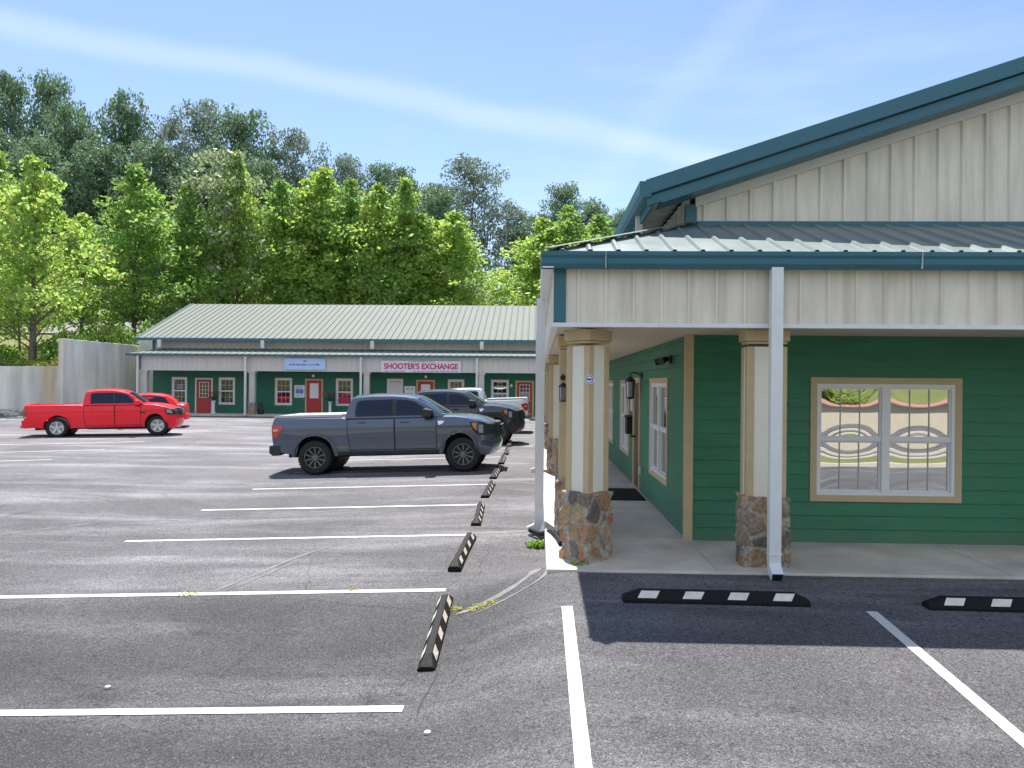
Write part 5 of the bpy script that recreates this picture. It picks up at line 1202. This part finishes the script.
def tree_meshes(seed, h, rmax, prof, nclump, nleaf, leaf, m, trunk_r, base=.12, clump=.75, lean=.0, elong=.8):
    """unit builder: trunk with limbs and a crown of leaf clumps; prof maps relative height to relative radius"""
    rnd = random.Random(seed); b = MB()
    tp = [Vector((0, 0, -.4))]; n = 9
    for i in range(1, n+1): tp.append(Vector((rnd.uniform(-.1, .1)*i/n*1.5, rnd.uniform(-.1, .1)*i/n*1.5, h*.93*i/n)))
    b.tube(tp, [trunk_r*(1.25 if i == 0 else 1-.93*i/n) for i in range(n+1)], 7)
    def trunk_at(z): 
        k = min(n-1, max(0, int(z/(h*.93)*n))); f_ = min(1, max(0, z/(h*.93)*n-k)); return tp[k].lerp(tp[k+1], f_)
    pts = []; sz = []
    ga = 2.399
    for i in range(nclump):
        rz = base+(1-base)*((i+.5)/nclump)**.9; rz = min(.985, rz+rnd.uniform(-.06, .05)); a = i*ga+rnd.uniform(-.5, .5)
        rr = rmax*prof(rz)*(rnd.uniform(.35, 1.28) if rnd.random() < .75 else rnd.uniform(.1, .5))
        c = Vector((math.cos(a)*rr, math.sin(a)*rr, rz*h))
        st = trunk_at(max(.08*h, rz*h-rr*.75))
        if i % 2 == 0:
            mid = st.lerp(c, .5)+Vector((0, 0, rr*.06)); b.tube([st, mid, c], [max(.02, trunk_r*.32*(1-rz*.6)), trunk_r*.15, .012], 4, False)
        cr = clump*rnd.choice((.5, .7, .9, 1.1, 1.5))*rnd.uniform(.85, 1.15)*(.35+.65*min(1, prof(rz)*1.6))
        k = int(nleaf*rnd.uniform(.5, 1.3)*(cr/clump)**1.5)
        for _ in range(k):
            d = Vector((rnd.gauss(0, 1), rnd.gauss(0, 1), rnd.gauss(0, 1))).normalized()*cr*rnd.random()**.42
            d.z *= elong; pts.append(tuple(c+d)); sz.append(leaf*rnd.uniform(.6, 1.3))
    me = leafmesh('crown', pts, sz, m, seed)
    tm = b.build('trunk', M['bark'], smooth=True, recalc=False); tmesh = tm.data; bpy.data.objects.remove(tm)
    return tmesh, me
def cone(z): return max(.05, min(1, (1-z)**.78*1.42)*min(1, .55+z*1.4)) if z > .15 else .7
def oval(z): return max(.05, math.sin(math.pi*min(1, max(0, (z-.08)/.95)))**.6)
def roundp(z): return max(.05, math.sqrt(max(0, 1-((z-.6)/.42)**2))) if z > .2 else .3
FRONT = [tree_meshes(11+i, 14, 3.3+.2*(i % 2), cone, 150, 84, .32, M['leaf' if i % 2 == 0 else 'leaf2'], .17, base=.10, clump=.95) for i in range(5)]
SPARSE = [tree_meshes(31, 14, 3.2, oval, 120, 60, .32, mat('leaf_pale', (.27, .35, .16), .5, var=.3, vscale=.5, island=.3, transl=.45, var2=(.36, .43, .24)), .17, base=.2, clump=.8)]
HERO = [tree_meshes(41, 14, 4.3, lambda z: cone(z)*(1 if z > .22 else .7), 170, 62, .34, M['leaf'], .24, base=.24, clump=.95)]
BACKT = [tree_meshes(51+i, 20, 5.6, oval if i != 1 else roundp, 150, 115, .42, M['leaf3'], .3, base=.15, clump=1.45) for i in range(4)]
GRAYT = [tree_meshes(61+i, 20, 5.6, roundp, 115, 85, .40, M['leaf4'], .3, base=.3, clump=1.25) for i in range(2)]
def plant_tree(kind, x, y, top, width, label, name, group, seed, meshes, H, R0, zb=None):
    z = (hz(x, y) if zb is None else zb)-.1
    t = thing(name, label, 'tree', (x, y, z), group); hgt = top-z; s = hgt/H; r = width/R0
    tm, cm = meshes
    for nm, me in (('trunk', tm), ('crown', cm)): o = bpy.data.objects.new(nm, me); C.objects.link(o); o.parent = t
    if group and group.startswith('bright'): r *= 1.30 if x > -25 else 1.12
    t.scale = (r, r, s); t.rotation_euler.z = seed*1.7
    return t
F = [  # x, y, top, crown radius, mesh set
 (-43.6, 60, 20.3, 4.0, 0, 'bright green tree cut by the left edge of the frame'),
 (-33.0, 49.2, 16.7, 3.9, 'H', 'bright tree with a clearly visible gray forked trunk above the low wall'),
 (-37.5, 62, 15.6, 3.0, 2, 'lower bright yellow green tree right of the forked trunk tree'),
 (-32.6, 61, 19.4, 3.7, 1, 'bright green pointed tree above the tall slanting wall'),
 (-30.2, 65, 18.8, 3.2, 3, 'green tree right of the pointed tree over the slanting wall'),
 (-27.9, 67, 22.3, 3.2, 'S', 'pale grayish green tree rising above the row at the left end of the far roof'),
 (-26.8, 67.5, 22.2, 2.8, 0, 'tall narrow bright green tree just right of the pale grayish one'),
 (-23.0, 68, 20.0, 3.1, 1, 'bright tree behind the far roof left of its first header pipe'),
 (-20.9, 68.5, 20.2, 2.7, 2, 'bright tree behind the far roof, slim with a pointed top'),
 (-19.2, 68, 21.1, 3.2, 4, 'tallest bright tree behind the middle of the far roof'),
 (-17.0, 69, 20.4, 2.9, 3, 'green tree behind the roof above the pale blue banner'),
 (-14.4, 68, 19.6, 3.0, 0, 'green tree behind the roof between the two banners'),
 (-12.0, 68.5, 20.2, 2.9, 1, "green tree behind the roof above the red lettered banner's left end"),
 (-9.7, 74, 20.5, 2.3, 'D', 'slim dark conical tree poking up between bright trees'),
 (-7.6, 68, 17.2, 3.2, 2, 'wide lower bright tree left of the hazy gap in the tree row'),
 (-10.5, 67.5, 17.0, 2.6, 4, 'low bright green tree in front of the dark conical tree'),
 (.3, 68, 16.6, 3.2, 0, 'bright rounded tree right of the hazy gap, left of the near porch roof'),
 (2.6, 69, 18.0, 3.0, 3, 'bright tree rising just above the near porch roof corner'),
 (5.4, 69, 17.2, 2.8, 1, 'rightmost bright tree above the near porch roof'),
 (8.4, 68, 16.3, 2.8, 2, 'bright tree mostly hidden behind the near gable')]
for i, (x, y, top, wd, k, l) in enumerate(F):
    if k == 'H': plant_tree(0, x, y, top, wd, l, 'tree', 'bright trees along the embankment', 0, HERO[0], 14, 4.3)
    elif k == 'S': plant_tree(0, x, y, top, wd, l, 'tree', 'bright trees along the embankment', i, SPARSE[0], 14, 3.2)
    elif k == 'D': plant_tree(0, x, y, top, wd, l, 'tree', 'bright trees along the embankment', i, BACKT[0], 20, 5.6)
    else: plant_tree(0, x, y, top, wd, l, 'tree', 'bright trees along the embankment', i, FRONT[k], 14, 3.3)
K = [
 (-80, 104, 39, 6, 'B', 2, 'dark forest tree at the far left, cut by the frame edge'),
 (-70.5, 100, 42.3, 4.2, 'B', 0, 'tall dark forest tree near the left edge, tallest of all'),
 (-65.3, 101, 41.8, 4.0, 'B', 1, 'tall dark forest tree with a double tip, second tallest'),
 (-60.5, 97, 36.8, 4.4, 'B', 3, 'dark forest tree filling the dip right of the two tallest'),
 (-55, 100, 39.9, 5.0, 'B', 2, 'dark rounded forest tree standing free against the sky'),
 (-50, 102, 37.3, 4.2, 'G', 0, 'thin grayish forest tree with sky showing through'),
 (-44.8, 102, 39.2, 5.2, 'G', 1, 'pale feathery gray green forest tree with a wide top'),
 (-39.5, 101, 37.6, 5.0, 'B', 0, 'dark dome shaped forest tree right of the feathery one'),
 (-33, 102, 35.8, 4.2, 'G', 0, 'airy gray forest tree standing alone with gaps in its crown'),
 (-26.3, 102, 32, 4.2, 'G', 1, 'small airy gray forest tree over the middle of the far roof'),
 (-30.2, 104, 30.6, 4.4, 'B', 3, 'low dark forest tree between two airy gray ones'),
 (-21.2, 102, 30.5, 3.8, 'B', 1, 'dark forest tree left of the dark conical tree'),
 (-18, 101, 30.3, 3.8, 'B', 2, 'dark forest tree just behind the dark conical tree'),
 (-13.8, 103, 28.5, 4.2, 'B', 3, 'lower dark forest tree left of the big isolated gray crown'),
 (-8.8, 101, 31.2, 5.2, 'G', 1, 'big open gray green crown standing above the hazy gap'),
 (-3.2, 104, 25.8, 3.8, 'G', 0, 'small gray green tree right of the big open crown'),
 (.2, 102, 24.2, 3.8, 'B', 0, 'dark low forest tree left of the round topped one'),
 (3.2, 101, 27.6, 4.0, 'B', 1, 'round topped dark tree above the near porch roof corner'),
 (7.2, 101, 25.8, 3.8, 'B', 2, 'dark forest tree just left of the near gable eave'),
 (11, 103, 25, 4, 'B', 3, 'forest tree hidden for the most part by the near gable eave'),
 (-75, 96, 34, 5.2, 'B', 3, 'dark lower forest tree filling the left edge behind the bright row'),
 (-67.5, 93, 33, 5.0, 'B', 2, 'dark lower forest tree below the tallest pair'),
 (-48, 94, 31, 4.8, 'B', 1, 'dark lower forest tree under the thin grayish one'),
 (-41, 93, 30, 4.6, 'B', 3, 'dark lower forest tree under the feathery one'),
 (-34.5, 94, 29, 4.6, 'B', 0, 'dark lower forest tree under the airy lone one'),
 (-27, 93, 26, 4.2, 'B', 2, 'dark lower forest tree behind the bright row centre'),
 (-54, 92, 31, 4.8, 'B', 0, 'dark lower forest tree under the free standing rounded one'),
 (-60, 90, 30, 4.6, 'B', 1, 'dark lower forest tree in the shade of the left group')]
for i, (x, y, top, wd, k, v, l) in enumerate(K):
    plant_tree(0, x, y, top, wd, l, 'forest_tree', 'darker forest trees on the hill', i+3, (BACKT if k == 'B' else GRAYT)[v], 20, 5.6)
# far wood behind as one mass, shrubs on the bank
rnd = random.Random(77); pts = []; sz = []
for c in range(300):
    x = rnd.uniform(-120, 30); y = rnd.uniform(106, 135); z = hz(x, y)+rnd.uniform(0, 5.5)
    for _ in range(55):
        pts.append((x+rnd.gauss(0, 1.6), y+rnd.gauss(0, 1.6), z+rnd.gauss(0, 1.4))); sz.append(rnd.uniform(.5, 1.0))
o = bpy.data.objects.new('woodland', leafmesh('woodland', pts, sz, M['leaf3'], 5)); C.objects.link(o); tag(o, 'far undergrowth and low woodland on the hill between the trees', 'woodland', kind='stuff')
def shrub_mesh(seed, n, m):
    rnd = random.Random(seed); pts = []; sz = []
    for c in range(n):
        a = rnd.uniform(0, 6.28); d = math.sqrt(rnd.random()); cx, cy, cz_ = math.cos(a)*d, math.sin(a)*d, rnd.uniform(.05, .85)*(1-.5*d*d)
        for _ in range(70): pts.append((cx+rnd.gauss(0, .16), cy+rnd.gauss(0, .16), max(-.05, cz_+rnd.gauss(0, .12)))); sz.append(rnd.uniform(.08, .17))
    return leafmesh('foliage', pts, sz, m, seed)
SH = [shrub_mesh(1, 34, M['shrub']), shrub_mesh(2, 34, M['shrub']), shrub_mesh(3, 30, M['leaf2']), shrub_mesh(5, 30, M['weed_dry'])]
sb = [(-39.5, 48.5, 2.3, 1.5, 0, 'dark leafy shrub at the left edge above the low wall'), (-36.3, 49.5, 1.9, 1.6, 2, 'leafy green shrub on the bank left of the forked trunk'), (-34.8, 46.6, .9, .8, 3, 'small yellow green bush left of the forked trunk foot'),
 (-31.0, 49.5, 1.5, 2.2, 2, 'dark green shrub right of the forked trunk'), (-29.6, 47.6, .9, .9, 3, 'small pale bush at the end of the low wall'), (-28.6, 50.5, 1.5, 2.6, 0, 'green shrub rising behind the left end of the slanting wall'),
 (-28.3, 54, 1.8, 2.6, 2, 'dark green shrub behind the middle of the slanting wall'), (-28.8, 58.5, 2.0, 3.0, 1, 'dark shrub behind the right end of the slanting wall'), (-31.6, 56, 2.0, 1.6, 0, 'mid green shrub on the bank below the road'),
 (-35, 57, 2.2, .9, 3, 'yellowish bush on the bank below the road'), (-40.5, 55, 2.6, .9, 3, 'broad yellow green bush below the road at the left edge'), (-45, 50, 2.6, 2.4, 1, 'shrub on the bank just outside the left edge'), (-38, 53, 1.6, .9, 1, 'low shrub on the bank midway up'), (-29.0, 63.5, 2.0, 2.4, 2, 'dark shrub near the far roof end')]
for i, (x, y, r, h, v, l) in enumerate(sb):
    t = bpy.data.objects.new('shrub', SH[v]); C.objects.link(t); t.location = (x, y, hz(x, y)-.1); t.scale = (r, r, h*1.1); t.rotation_euler.z = i*1.3; tag(t, l, 'shrub', 'shrubs on the embankment')
t_ = thing('tree', 'thin dark leaning sapling left of the forked trunk tree', 'tree', (-34.7, 50.5, hz(-34.7, 50.5)), 'bright trees along the embankment')
MB().tube([(-34.7, 50.5, 2.9), (-34.85, 50.5, 5.2), (-35.1, 50.5, 8.5)], [.09, .07, .03], 6).tube([(-34.83, 50.5, 4.8), (-35.8, 50.4, 6.6)], [.05, .02], 5).build('trunk', M['bark'], t_)
rnd = random.Random(6); o = bpy.data.objects.new('crown', leafmesh('crown', [(-.4+rnd.gauss(0, .9), rnd.gauss(0, .9), 5.6+rnd.gauss(0, 1.1)) for _ in range(1500)], [rnd.uniform(.15, .3) for _ in range(1500)], M['leaf'], 8)); C.objects.link(o); o.parent = t_
# tall grass on the bank
pts = []; sz = []
for _ in range(26000):
    x = rnd.uniform(-62, -27.6); y = 45+abs(rnd.gauss(0, 9)); 
    if y > 72 or (x > -28.5 and y < 49): continue
    if y < 47 and x > -28.9: continue
    pts.append((x, y, hz(x, y)+rnd.uniform(0, .35))); sz.append(rnd.uniform(.12, .3))
o = bpy.data.objects.new('bank_grass', leafmesh('bank_grass', pts, sz, M['grass'], 9)); C.objects.link(o); tag(o, 'rough sunlit grass covering the embankment above the wall', 'grass', kind='stuff')
# trees mirrored in the window
for i, x in enumerate((-6, 0, 6, 12, 18)):
    plant_tree(0, x, -31, 9.5+(i % 3), 5.2, 'leafy tree behind the cream building, seen only mirrored in the front window', 'tree', 'trees mirrored in the front window', i, FRONT[i % 4], 14, 3.3, zb=-1.3)
